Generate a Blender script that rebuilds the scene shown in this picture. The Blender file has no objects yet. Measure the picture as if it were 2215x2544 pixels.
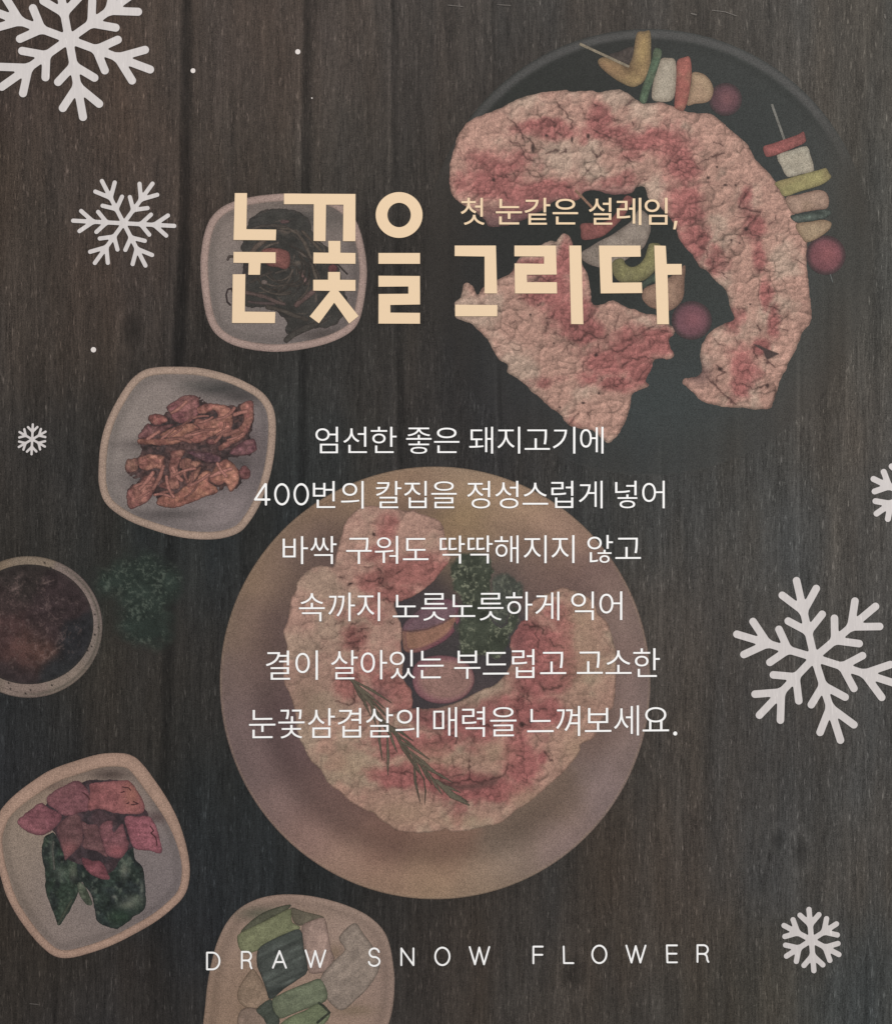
import bpy, math
import numpy as np

# ---------------------------------------------------------------- units
# The poster is measured in "print units" (u): 2215 u = 0.60 m wide.
K = 0.60 / 2215.0
CXU, CYU = 1107.5, 1272.0
LAYER = 0.00002            # thickness of one layer of ink / film
scene = bpy.context.scene
COL = scene.collection

# ---------------------------------------------------------------- camera
cam_d = bpy.data.cameras.new("camera")
cam = bpy.data.objects.new("camera", cam_d)
COL.objects.link(cam)
cam.location = (0, -1.10, 0)
cam.rotation_euler = (math.radians(90), 0, 0)
cam_d.sensor_fit = 'VERTICAL'
cam_d.sensor_height = 24.0
cam_d.lens = 24.0 * 1.10 / (2544 * K)
cam_d.clip_start = 0.01
cam_d.clip_end = 50
scene.camera = cam

# ---------------------------------------------------------------- light
w = bpy.data.worlds.new("World")
scene.world = w
w.use_nodes = True
w.node_tree.nodes["Background"].inputs[0].default_value = (1.0, 0.985, 0.975, 1)
w.node_tree.nodes["Background"].inputs[1].default_value = 0.46

def area(name, loc, target, size, power, color):
    d = bpy.data.lights.new(name, 'AREA')
    d.shape = 'SQUARE'; d.size = size; d.energy = power; d.color = color
    o = bpy.data.objects.new(name, d); COL.objects.link(o)
    o.location = loc
    dx, dy, dz = (target[i] - loc[i] for i in range(3))
    o.rotation_euler = (math.atan2(math.hypot(dx, dy), -dz), 0, math.atan2(dy, dx) - math.pi / 2)
    return o
area("ceiling_light", (0.9, -2.4, 1.9), (0, 0, 0), 1.4, 90, (1.0, 0.985, 0.965))

scene.view_settings.view_transform = 'Standard'
scene.view_settings.look = 'None'
scene.view_settings.exposure = 0.0
scene.view_settings.gamma = 1.0

# ---------------------------------------------------------------- materials
def srgb2lin(c):
    c = np.clip(np.asarray(c, float) / 255.0, 0, 1)
    return np.where(c <= 0.04045, c / 12.92, ((c + 0.055) / 1.055) ** 2.4)

INK = 0.88     # paper white

def new_mat(name):
    m = bpy.data.materials.new(name); m.use_nodes = True
    nt = m.node_tree
    for n in list(nt.nodes):
        if n.type not in ('BSDF_PRINCIPLED', 'OUTPUT_MATERIAL'): nt.nodes.remove(n)
    b = nt.nodes["Principled BSDF"]
    b.inputs["Roughness"].default_value = 0.62
    b.inputs["Specular IOR Level"].default_value = 0.12
    return m, nt, b

def nd(nt, t, **kw):
    n = nt.nodes.new(t)
    for k, v in kw.items(): setattr(n, k, v)
    return n

def math_n(nt, op, a, b=None, c=None):
    n = nd(nt, 'ShaderNodeMath', operation=op)
    for i, v in enumerate((a, b, c)):
        if v is None: continue
        if isinstance(v, (int, float)): n.inputs[i].default_value = v
        else: nt.links.new(v, n.inputs[i])
    return n.outputs[0]

def noise_n(nt, vec, sx, sz, detail=2.0, rough=0.6, off=0.0, dist=0.0):
    """noise with cell sizes sx, sz given in print units"""
    mp = nd(nt, 'ShaderNodeMapping')
    mp.inputs['Scale'].default_value = (1 / (sx * K), 1.0, 1 / (sz * K))
    mp.inputs['Location'].default_value = (off, off, off)
    nt.links.new(vec, mp.inputs[0])
    n = nd(nt, 'ShaderNodeTexNoise', noise_dimensions='3D')
    n.inputs['Scale'].default_value = 1.0
    n.inputs['Detail'].default_value = detail
    n.inputs['Roughness'].default_value = rough
    n.inputs['Distortion'].default_value = dist
    nt.links.new(mp.outputs[0], n.inputs['Vector'])
    return n.outputs[0]

def ink_material(name, grain=0.5, streak=0.0, coarse=0.0, flat=None, speck=0.0):
    m, nt, b = new_mat(name)
    tc = nd(nt, 'ShaderNodeTexCoord').outputs['Object']
    if flat is None:
        at = nd(nt, 'ShaderNodeAttribute', attribute_name='ink'); col = at.outputs['Color']
    else:
        rgb = nd(nt, 'ShaderNodeRGB'); c = srgb2lin(flat) * INK
        rgb.outputs[0].default_value = (*c, 1); col = rgb.outputs[0]
    f = None
    def add(v, amp):
        nonlocal f
        t = math_n(nt, 'MULTIPLY', math_n(nt, 'SUBTRACT', v, 0.5), amp)
        f = t if f is None else math_n(nt, 'ADD', f, t)
    if grain:
        add(noise_n(nt, tc, 3.2, 3.2, 1.0, 0.9), grain * 2.0)
        add(noise_n(nt, tc, 9, 9, 2.0, 0.7, 3.7), grain * 0.7)
    if coarse: add(noise_n(nt, tc, 60, 60, 3.0, 0.6, 9.1), coarse)
    if streak:
        add(noise_n(nt, tc, 4.2, 48, 3.0, 0.75, 1.3, 0.35), streak * 1.9)
        add(noise_n(nt, tc, 12, 170, 2.0, 0.6, 5.3, 0.3), streak * 0.9)
        add(noise_n(nt, tc, 6.5, 95, 2.0, 0.7, 15.3, 0.5), streak * 0.9)
        # thin pale fibres
        v = noise_n(nt, tc, 3.4, 26, 1.0, 0.6, 7.7, 0.4)
        v = math_n(nt, 'MAXIMUM', math_n(nt, 'SUBTRACT', v, 0.63), 0.0)
        f = math_n(nt, 'ADD', f, math_n(nt, 'MULTIPLY', v, streak * 12.0))
    if speck:
        v = noise_n(nt, tc, 5, 5, 0.0, 0.5, 12.7)
        v = math_n(nt, 'MAXIMUM', math_n(nt, 'SUBTRACT', v, 0.72), 0.0)
        f = math_n(nt, 'ADD', f, math_n(nt, 'MULTIPLY', v, speck))
    if f is not None:
        fac = math_n(nt, 'MAXIMUM', math_n(nt, 'ADD', f, 1.0), 0.12)
        vm = nd(nt, 'ShaderNodeVectorMath', operation='SCALE')
        nt.links.new(col, vm.inputs[0]); nt.links.new(fac, vm.inputs['Scale'])
        col = vm.outputs[0]
    nt.links.new(col, b.inputs['Base Color'])
    return m

M_FOOD = ink_material("printed_food_ink", grain=0.85, coarse=0.08)
M_BOWL = ink_material("printed_bowl_ink", grain=0.80, coarse=0.05)
M_WOOD = ink_material("printed_wood_ink", grain=0.95, streak=0.80, coarse=0.22, speck=3.5)
M_PAN = ink_material("printed_pan_ink", grain=0.85, coarse=0.12)
M_FLAKE = ink_material("printed_snow_ink", grain=0.05, streak=0.115, flat=(208, 202, 200))
M_DOT = ink_material("printed_dot_ink", grain=0.05, flat=(222, 214, 210))
M_GOLD = ink_material("printed_cream_ink", grain=0.05, flat=(235, 208, 174))
M_WHITE = ink_material("printed_white_ink", grain=0.0, flat=(254, 253, 252))
M_SHEET = ink_material("poster_sheet", grain=0.3, flat=(56, 53, 51))

# ---------------------------------------------------------------- numpy helpers
def hsh(ix, iy, seed):
    ix = ix.astype(np.int64); iy = iy.astype(np.int64)
    h = (ix * 374761393 + iy * 668265263 + int(seed) * 1442695041) & 0x7FFFFFFF
    h = ((h ^ (h >> 13)) * 1274126177) & 0x7FFFFFFF
    return ((h ^ (h >> 16)) & 0xFFFFFF) / float(0xFFFFFF)

def vn(x, y, seed=0):
    x0 = np.floor(x); y0 = np.floor(y); fx = x - x0; fy = y - y0
    fx = fx * fx * (3 - 2 * fx); fy = fy * fy * (3 - 2 * fy)
    a = hsh(x0, y0, seed); b = hsh(x0 + 1, y0, seed)
    c = hsh(x0, y0 + 1, seed); d = hsh(x0 + 1, y0 + 1, seed)
    return (a * (1 - fx) + b * fx) * (1 - fy) + (c * (1 - fx) + d * fx) * fy

def fbm(x, y, cell, seed=0, octv=4, gain=0.5):
    s = 0; a = 1; t = 0
    for i in range(octv):
        s = s + a * vn(x / cell, y / cell, seed + 17 * i); t += a
        a *= gain; cell /= 2.03
    return s / t

def voro(x, y, cell, seed=0, jit=0.9):
    gx = x / cell; gy = y / cell
    ix = np.floor(gx); iy = np.floor(gy)
    f1 = np.full(x.shape, 9.0); f2 = np.full(x.shape, 9.0)
    rid = np.zeros(x.shape); cx = np.zeros(x.shape); cy = np.zeros(x.shape)
    for dx in (-1, 0, 1):
        for dy in (-1, 0, 1):
            jx = ix + dx; jy = iy + dy
            px = jx + 0.5 + (hsh(jx, jy, seed) - 0.5) * jit
            py = jy + 0.5 + (hsh(jx, jy, seed + 5) - 0.5) * jit
            d = np.hypot(gx - px, gy - py)
            m = d < f1
            f2 = np.where(m, f1, np.minimum(f2, d))
            f1 = np.where(m, d, f1)
            rid = np.where(m, hsh(jx, jy, seed + 11), rid)
            cx = np.where(m, gx - px, cx); cy = np.where(m, gy - py, cy)
    return f1, f2, rid, cx, cy

def sst(a, b, v):
    t = np.clip((v - a) / (b - a), 0, 1); return t * t * (3 - 2 * t)

def segd(X, Y, a, b):
    ax, ay = a; bx, by = b
    dx = bx - ax; dy = by - ay; L = dx * dx + dy * dy + 1e-9
    t = np.clip(((X - ax) * dx + (Y - ay) * dy) / L, 0, 1)
    return np.hypot(X - ax - t * dx, Y - ay - t * dy)

def lined(X, Y, pts):
    d = np.full(X.shape, 1e9)
    for a, b in zip(pts[:-1], pts[1:]): d = np.minimum(d, segd(X, Y, a, b))
    return d

def sdpoly(X, Y, P):
    """signed distance to closed polygon, negative inside"""
    P = np.asarray(P, float); n = len(P)
    d = np.full(X.shape, 1e18); inside = np.zeros(X.shape, bool)
    for i in range(n):
        ax, ay = P[i]; bx, by = P[(i + 1) % n]
        dx = bx - ax; dy = by - ay; L = dx * dx + dy * dy + 1e-12
        t = np.clip(((X - ax) * dx + (Y - ay) * dy) / L, 0, 1)
        d = np.minimum(d, (X - ax - t * dx) ** 2 + (Y - ay - t * dy) ** 2)
        if ay != by:
            c = ((ay > Y) != (by > Y)) & (X < (bx - ax) * (Y - ay) / (by - ay) + ax)
            inside ^= c
    d = np.sqrt(d)
    return np.where(inside, -d, d)

def smooth(P, k=6):
    """closed Catmull-Rom"""
    P = np.asarray(P, float); n = len(P); out = []
    for i in range(n):
        p0, p1, p2, p3 = P[i - 1], P[i], P[(i + 1) % n], P[(i + 2) % n]
        for j in range(k):
            t = j / k
            out.append(0.5 * ((2 * p1) + (-p0 + p2) * t + (2 * p0 - 5 * p1 + 4 * p2 - p3) * t * t
                              + (-p0 + 3 * p1 - 3 * p2 + p3) * t ** 3))
    return np.array(out)

def V(ox, oy, s, pts):
    return [(ox + x / s, oy + y / s) for x, y in pts]

def rbf(X, Y, pts, p=3.0, warp=0, seed=3, soft=30, sig=None):
    """smooth colour field through colour samples; sig = kernel width"""
    if warp:
        X = X + (fbm(X, Y, warp * 3, seed, 3) - 0.5) * warp * 2
        Y = Y + (fbm(X, Y, warp * 3, seed + 40, 3) - 0.5) * warp * 2
    sig = sig or soft
    num = np.zeros(X.shape + (3,)); den = np.zeros(X.shape)
    for x, y, c in pts:
        d2 = (X - x) ** 2 + (Y - y) ** 2
        wgt = np.exp(-d2 / (2 * sig * sig)) + 0.02 / (1 + d2 / (sig * sig)) ** 2
        num += wgt[..., None] * np.array(c, float); den += wgt
    return num / den[..., None]

def mixc(a, b, t):
    return a + (np.asarray(b, float) - a) * np.asarray(t)[..., None]

# ---------------------------------------------------------------- mesh from a field
_T = {1: [(0, 4, 7)], 2: [(1, 5, 4)], 3: [(0, 1, 5, 7)], 4: [(2, 6, 5)], 5: [(0, 4, 7), (2, 6, 5)],
      6: [(1, 2, 6, 4)], 7: [(0, 1, 2, 6, 7)], 8: [(3, 7, 6)], 9: [(0, 4, 6, 3)],
      10: [(1, 5, 4), (3, 7, 6)], 11: [(0, 1, 5, 6, 3)], 12: [(3, 7, 5, 2)],
      13: [(0, 4, 5, 2, 3)], 14: [(1, 2, 3, 7, 4)], 15: [(0, 1, 2, 3)]}

def field_mesh(name, sdf, box, step, color, layer):
    x0, y0, x1, y1 = box
    xs = np.arange(x0 - step, x1 + 2 * step, step); ys = np.arange(y0 - step, y1 + 2 * step, step)
    X, Y = np.meshgrid(xs, ys)
    S = sdf(X, Y); S = np.where(np.abs(S) < 1e-6, -1e-6, S)
    H, W = S.shape; ins = S < 0
    idc = np.full((H, W), -1, np.int64); n0 = int(ins.sum()); idc[ins] = np.arange(n0)
    PX = [X[ins]]; PY = [Y[ins]]
    hx = ins[:, :-1] != ins[:, 1:]
    t = S[:, :-1] / (S[:, :-1] - S[:, 1:] + 1e-30)
    idh = np.full(hx.shape, -1, np.int64); nh = int(hx.sum()); idh[hx] = n0 + np.arange(nh)
    PX.append((X[:, :-1] + t * step)[hx]); PY.append(Y[:, :-1][hx])
    vx = ins[:-1, :] != ins[1:, :]
    t = S[:-1, :] / (S[:-1, :] - S[1:, :] + 1e-30)
    idv = np.full(vx.shape, -1, np.int64); nv = int(vx.sum()); idv[vx] = n0 + nh + np.arange(nv)
    PX.append(X[:-1, :][vx]); PY.append((Y[:-1, :] + t * step)[vx])
    PX = np.concatenate(PX); PY = np.concatenate(PY)
    # corners 0..3: (r,c),(r,c+1),(r+1,c+1),(r+1,c); edges 4 top,5 right,6 bottom,7 left
    idx = [idc[:-1, :-1], idc[:-1, 1:], idc[1:, 1:], idc[1:, :-1],
           idh[:-1, :], idv[:, 1:], idh[1:, :], idv[:, :-1]]
    code = (ins[:-1, :-1] * 1 + ins[:-1, 1:] * 2 + ins[1:, 1:] * 4 + ins[1:, :-1] * 8)
    loops = []; sizes = []
    for k, polys in _T.items():
        m = code == k
        if not m.any(): continue
        for pl in polys:
            arr = np.stack([idx[i][m] for i in pl], 1)[:, ::-1]
            # y axis points down on the print: orientation is flipped once more below
            loops.append(arr[:, ::-1].reshape(-1)); sizes.append(np.full(arr.shape[0], len(pl)))
    loops = np.concatenate(loops); sizes = np.concatenate(sizes)
    me = bpy.data.meshes.new(name)
    nvt = len(PX)
    co = np.empty((nvt, 3), np.float32)
    co[:, 0] = (PX - CXU) * K; co[:, 1] = -layer * LAYER; co[:, 2] = (CYU - PY) * K
    me.vertices.add(nvt); me.vertices.foreach_set("co", co.ravel())
    me.loops.add(len(loops)); me.loops.foreach_set("vertex_index", loops.astype(np.int32))
    st = np.concatenate([[0], np.cumsum(sizes)[:-1]]).astype(np.int32)
    me.polygons.add(len(sizes)); me.polygons.foreach_set("loop_start", st)
    me.update(calc_edges=True)
    if color is not None:
        c = srgb2lin(color(PX, PY)) * INK
        at = me.color_attributes.new("ink", 'FLOAT_COLOR', 'POINT')
        buf = np.ones((nvt, 4), np.float32); buf[:, :3] = c
        at.data.foreach_set("color", buf.ravel())
    return me

def link(name, me, mat, parent, label=None):
    o = bpy.data.objects.new(name, me)
    if mat is not None and not me.materials: me.materials.append(mat)
    COL.objects.link(o); o.parent = parent
    if label: o["label"] = label
    return o

def part(name, sdf, box, step, color, layer, mat, parent, label=None):
    return link(name, field_mesh(name, sdf, box, step, color, layer), mat, parent, label)

def bbox(P, pad=2):
    P = np.asarray(P); return (P[:, 0].min() - pad, P[:, 1].min() - pad, P[:, 0].max() + pad, P[:, 1].max() + pad)

def poly_part(name, P, color, layer, parent, label=None, step=2.5, mat=None, rough=0.0, seed=1, k=5, cell=22):
    P = smooth(P, k) if k > 1 else np.asarray(P, float)
    def sdf(X, Y):
        s = sdpoly(X, Y, P)
        if rough: s = s + (fbm(X, Y, cell, seed, 3) - 0.5) * rough
        return s
    def col(X, Y): return color(X, Y, sdf(X, Y))
    return part(name, sdf, bbox(P, 3 + rough), step, col, layer, mat or M_FOOD, parent, label)

# ---------------------------------------------------------------- poster + wall
PX0, PY0, PX1, PY1 = -90, -90, 2305, 2634

poster = bpy.data.objects.new("poster", None)
COL.objects.link(poster)
poster.empty_display_size = 0.05
poster["label"] = "dark printed menu poster of pork belly and side dishes with snowflakes and Korean lettering"
poster["category"] = "poster"

def box_mesh(name, x0, x1, y0, y1, z0, z1):
    me = bpy.data.meshes.new(name)
    v = [(x, y, z) for x in (x0, x1) for y in (y0, y1) for z in (z0, z1)]
    f = [(0, 1, 3, 2), (4, 6, 7, 5), (0, 4, 5, 1), (2, 3, 7, 6), (0, 2, 6, 4), (1, 5, 7, 3)]
    me.from_pydata(v, [], f); me.update(); return me

wall_m, wnt, wb = new_mat("wall_paint")
wb.inputs['Base Color'].default_value = (0.55, 0.53, 0.50, 1)
wall = bpy.data.objects.new("wall", box_mesh("wall", -1.6, 1.6, 0.004, 0.10, -1.4, 1.4))
wall.data.materials.append(wall_m); COL.objects.link(wall); wall["kind"] = "structure"
link("backing_board", box_mesh("backing_board", (PX0 - CXU) * K, (PX1 - CXU) * K, LAYER * 0.0 + 0.00002, 0.0039,
                               (CYU - PY1) * K, (CYU - PY0) * K), M_SHEET, poster)

# ---------------------------------------------------------------- printed wood planks
WOODPTS = [  # paler right side: part of the reflected veil is in these colours
 (60, 120, (63, 54, 50)), (250, 330, (68, 59, 54)), (60, 560, (62, 55, 50)), (330, 700, (67, 58, 54)),
 (150, 900, (62, 56, 52)), (60, 1150, (54, 51, 49)), (150, 1330, (50, 48, 46)), (380, 500, (66, 58, 54)),
 (440, 850, (54, 50, 48)), (560, 100, (66, 60, 57)), (600, 350, (63, 58, 55)), (520, 800, (48, 47, 46)),
 (680, 150, (68, 61, 58)), (700, 420, (60, 56, 53)), (860, 120, (68, 62, 59)), (860, 400, (62, 59, 56)),
 (930, 250, (64, 59, 56)), (1020, 100, (66, 61, 58)), (1060, 320, (60, 56, 53)), (1140, 120, (64, 58, 55)),
 (1250, 60, (62, 60, 58)), (1500, 30, (66, 63, 61)), (1800, 60, (68, 65, 62)), (2050, 120, (72, 69, 66)),
 (2190, 60, (64, 64, 62)), (2150, 400, (72, 71, 68)), (2200, 800, (72, 72, 70)), (2120, 1000, (75, 73, 71)),
 (900, 700, (54, 51, 49)), (900, 900, (56, 54, 52)), (750, 950, (50, 51, 51)), (720, 1120, (48, 51, 52)),
 (1050, 1000, (54, 52, 52)), (1250, 1120, (58, 58, 60)), (1450, 1200, (62, 64, 65)), (1650, 1200, (66, 68, 69)),
 (1850, 1150, (70, 70, 69)), (1900, 1350, (70, 71, 71)), (1750, 1450, (72, 69, 67)), (1720, 1650, (68, 66, 65)),
 (2100, 1350, (73, 73, 73)), (1850, 1900, (68, 66, 65)), (1700, 1900, (66, 63, 61)), (2180, 1950, (72, 71, 70)),
 (1950, 1980, (66, 68, 70)), (1750, 2150, (70, 64, 60)), (1930, 2170, (63, 66, 69)), (2120, 2150, (74, 70, 66)),
 (2190, 2420, (62, 66, 68)), (1850, 2420, (68, 66, 62)), (1650, 2300, (68, 62, 57)), (1450, 2400, (68, 62, 58)),
 (1650, 2520, (62, 60, 58)), (1300, 2450, (64, 60, 57)), (1120, 2350, (62, 57, 54)), (1050, 2480, (60, 56, 54)),
 (820, 2230, (44, 47, 49)), (600, 2150, (42, 46, 49)), (560, 1950, (44, 47, 48)), (500, 1750, (47, 49, 50)),
 (480, 2080, (44, 47, 50)), (480, 1550, (46, 48, 50)), (420, 1300, (44, 47, 48)), (640, 1380, (46, 49, 51)),
 (300, 1650, (54, 50, 46)), (350, 1780, (54, 50, 47)), (150, 1800, (44, 46, 47)), (60, 1830, (42, 44, 47)),
 (480, 2350, (42, 45, 50)), (420, 2480, (50, 48, 47)), (250, 2430, (55, 50, 46)), (60, 2400, (52, 48, 44)),
 (230, 2530, (45, 46, 50)), (60, 2540, (50, 47, 45)), (380, 2200, (44, 47, 51)), (20, 1980, (44, 45, 48)),
 (320, 1470, (42, 49, 48)), (430, 1620, (52, 49, 47)), (250, 1100, (46, 46, 46)), (180, 1250, (46, 46, 46)),
 (1430, 2370, (58, 58, 58)), (1000, 2300, (52, 50, 49)),
]
SEAMS = [[(462, -90), (455, 600), (430, 1000), (412, 1700), (385, 2400), (380, 2634)],
         [(762, -90), (756, 500), (748, 1000), (742, 2634)],
         [(975, -90), (980, 500), (1000, 1500), (1010, 2634)],
         [(1222, -90), (1226, 400), (1250, 1500), (1296, 2634)],
         [(1630, -90), (1655, 2634)],
         [(1990, -90), (1985, 2000), (1985, 2634)]]
SEAMW = [(16, 0.62), (13, 0.68), (10, 0.78), (6, 0.84), (3, 0.95), (5, 0.90)]

def wood_color(X, Y, s=None):
    c = rbf(X, Y, WOODPTS, 3.2, 60, 3, 110)
    # long soft bands that follow the grain
    band = fbm(X / 1.0, Y / 14.0, 34, 71, 4)
    c = c * (1 + (band - 0.5) * 0.20)[..., None]
    warm = fbm(X, Y / 5.0, 90, 91, 3)
    c[..., 0] *= 1 + (warm - 0.5) * 0.09; c[..., 2] *= 0.985 - (warm - 0.5) * 0.09
    for (pts, (wd, am)) in zip(SEAMS, SEAMW):
        ys = [p[1] for p in pts]; xs = [p[0] for p in pts]
        cx = np.interp(Y, ys, xs)
        fade = np.where(Y < 1000, 1.0, np.clip(1.5 - Y / 2000.0, 0.35, 1))
        k = np.exp(-((X - cx - wd * 0.3) / wd) ** 4) * (1 - am) * fade
        c *= (1 - k)[..., None]
        k = np.exp(-((X - cx + wd * 1.1) / 5.0) ** 2) * 0.17 * fade
        c *= (1 + k)[..., None]
    # contact shadows round the dishes, put into the plank colours
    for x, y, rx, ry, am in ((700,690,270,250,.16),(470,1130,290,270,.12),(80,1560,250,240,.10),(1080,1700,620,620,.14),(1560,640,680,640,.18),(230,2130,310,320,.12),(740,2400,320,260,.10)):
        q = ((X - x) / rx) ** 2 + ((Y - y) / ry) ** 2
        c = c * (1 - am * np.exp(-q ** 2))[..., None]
    c = c * (1 + (fbm(X, Y / 16.0, 17, 75, 2) - 0.5) * 0.15)[..., None]
    for x, y, r in ((1425,2420,26),(1985,2120,22),(330,820,26),(1935,2085,16)):
        q = np.hypot(X - x, (Y - y) / 1.5) / r
        c = c * (1 - .22 * np.exp(-q ** 2) + .10 * np.exp(-((q - 1.5) / .35) ** 2))[..., None]
    return c * np.array((1.012, 0.985, 0.965))

PLANKX = [None] + SEAMS + [None]
for i in range(7):
    L_, R_ = PLANKX[i], PLANKX[i + 1]
    def sdf(X, Y, L_=L_, R_=R_):
        s = np.maximum.reduce([PX0 - X, X - PX1, PY0 - Y, Y - PY1])
        if L_: s = np.maximum(s, np.interp(Y, [p[1] for p in L_], [p[0] for p in L_]) - X)
        if R_: s = np.maximum(s, X - np.interp(Y, [p[1] for p in R_], [p[0] for p in R_]))
        return s
    xa = PX0 if not L_ else min(p[0] for p in L_); xb = PX1 if not R_ else max(p[0] for p in R_)
    xa = PX0 + math.floor((xa - PX0) / 7.0) * 7.0
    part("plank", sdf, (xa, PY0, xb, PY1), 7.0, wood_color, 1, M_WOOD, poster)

# ---------------------------------------------------------------- pan
PC = (1610, 627); PR = 555
PANPTS = [(1250, 300, (44, 46, 43)), (1100, 600, (44, 43, 42)), (1150, 900, (48, 48, 47)), (1500, 560, (42, 44, 42)),
          (1750, 800, (54, 57, 55)), (1700, 1000, (58, 63, 63)), (1900, 200, (58, 60, 58)), (1850, 300, (50, 53, 52)),
          (2080, 450, (58, 62, 62)), (2100, 700, (62, 66, 65)), (2050, 950, (66, 68, 66)), (1400, 140, (46, 47, 45)),
          (1300, 1080, (54, 56, 56)), (1620, 1140, (62, 67, 67)), (1850, 1000, (64, 67, 67))]
def pan_sd(X, Y): return np.hypot(X - PC[0], Y - PC[1]) - PR
def pan_color(X, Y):
    c = rbf(X, Y, PANPTS, 3, 50, 5, 130)
    s = pan_sd(X, Y); bg = wood_color(X, Y)
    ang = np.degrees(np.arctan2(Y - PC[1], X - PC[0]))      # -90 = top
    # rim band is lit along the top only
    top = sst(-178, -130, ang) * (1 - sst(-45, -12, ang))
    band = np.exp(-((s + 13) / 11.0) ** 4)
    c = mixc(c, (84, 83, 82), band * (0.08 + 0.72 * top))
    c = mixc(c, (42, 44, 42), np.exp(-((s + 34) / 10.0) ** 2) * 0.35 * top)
    # lower edge is only a thin pale arc
    low = sst(55, 75, ang) * (1 - sst(105, 118, ang))
    c = mixc(c, (92, 90, 86), np.exp(-((s + 2) / 1.6) ** 2) * low * 0.8)
    # the print melts into the planks on the left, right and below
    melt = sst(-190, 0, s) * (1 - 0.9 * top) * (1 - 0.25 * low)
    right = sst(-60, 10, ang) * (1 - sst(20, 80, ang))
    melt = np.maximum(melt, sst(-260, 0, s) * right)
    return c + (bg - c) * np.clip(melt, 0, 1)[..., None]
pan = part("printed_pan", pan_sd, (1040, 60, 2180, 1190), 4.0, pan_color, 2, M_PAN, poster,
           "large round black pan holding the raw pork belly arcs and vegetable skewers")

# ---------------------------------------------------------------- raw pork
def meat_color(lean, cracks, holes, seed, fat=(166, 131, 118), pink=(148, 96, 92), pale=(168, 144, 129),
               cell=44, crease=0.55, edge=9, extra=None, wk=1.0, deep=(70, 48, 46)):
    def f(X, Y, s):
        wx = (fbm(X, Y, 60, seed + 1, 4) - 0.5) * 62; wy = (fbm(X, Y, 60, seed + 2, 4) - 0.5) * 62
        c = np.zeros(X.shape + (3,)) + np.array(fat, float)
        c = mixc(c, pale, sst(0.45, 0.72, fbm(X + 300, Y, 80, seed + 3, 4)))
        m = np.zeros(X.shape)
        for b in lean:
            x, y, rx, ry = b[:4]; a = b[4] if len(b) > 4 else 0; am = b[5] if len(b) > 5 else 1.0
            ca, sa = math.cos(math.radians(a)), math.sin(math.radians(a))
            dx = X + wx * 0.55 - x; dy = Y + wy * 0.55 - y
            q = ((dx * ca + dy * sa) / rx) ** 2 + ((-dx * sa + dy * ca) / ry) ** 2
            m = np.maximum(m, am * np.exp(-q ** 1.3 * 0.8))
        nz = fbm(X, Y, 30, seed + 4, 5, .62)
        m = sst(0.12, 0.92, m + (nz - 0.5) * 0.8)
        c = mixc(c, pink, m)
        # puffy lumps: billowed relief seen under light from the top left
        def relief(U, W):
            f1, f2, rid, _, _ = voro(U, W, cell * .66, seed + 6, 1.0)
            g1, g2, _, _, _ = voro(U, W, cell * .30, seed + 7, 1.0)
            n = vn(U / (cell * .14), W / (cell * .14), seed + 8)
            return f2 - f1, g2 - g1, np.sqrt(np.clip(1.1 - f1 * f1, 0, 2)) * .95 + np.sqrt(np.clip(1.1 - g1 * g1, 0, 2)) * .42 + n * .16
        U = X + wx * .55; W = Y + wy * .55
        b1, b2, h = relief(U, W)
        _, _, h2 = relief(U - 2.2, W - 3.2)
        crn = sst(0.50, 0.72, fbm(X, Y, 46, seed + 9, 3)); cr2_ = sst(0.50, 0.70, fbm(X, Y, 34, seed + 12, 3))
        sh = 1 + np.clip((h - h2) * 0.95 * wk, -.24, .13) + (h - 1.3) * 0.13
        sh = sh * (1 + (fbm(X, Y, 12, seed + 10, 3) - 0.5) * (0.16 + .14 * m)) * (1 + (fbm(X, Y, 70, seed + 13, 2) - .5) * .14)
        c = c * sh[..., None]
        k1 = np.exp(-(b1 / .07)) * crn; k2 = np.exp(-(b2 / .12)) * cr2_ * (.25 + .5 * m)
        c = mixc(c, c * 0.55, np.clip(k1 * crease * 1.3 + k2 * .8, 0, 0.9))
        # cuts
        for wd, pts in cracks:
            jx = (vn(X / 7, Y / 7, seed + 20) - 0.5) * 7; jy = (vn(X / 7, Y / 7, seed + 21) - 0.5) * 7
            d = lined(X + jx, Y + jy, pts)
            c = mixc(c, deep, np.exp(-(d / (wd * 0.80)) ** 2) * 0.70)
            c = mixc(c, c * 0.86, np.exp(-(d / (wd * 4.5)) ** 2) * 0.55)
        for x, y, rx, ry in holes:
            q = ((X - x) / rx) ** 2 + ((Y - y) / ry) ** 2
            c = mixc(c, (55, 42, 40), np.exp(-q ** 2) * 0.9)
        if extra: c = extra(X, Y, c)
        # rounding at the border
        e = np.clip(-s / edge, 0, 1)
        c = c * (0.76 + 0.24 * sst(0, 1, e))[..., None]
        return c
    return f

R1 = lambda p: V(1080, 60, 3.2, p)
R4 = lambda p: V(1655, 0, 3.2, p)
R8 = lambda p: V(1655, 440, 3.2, p)
R7 = lambda p: V(1100, 440, 3.2, p)

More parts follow.
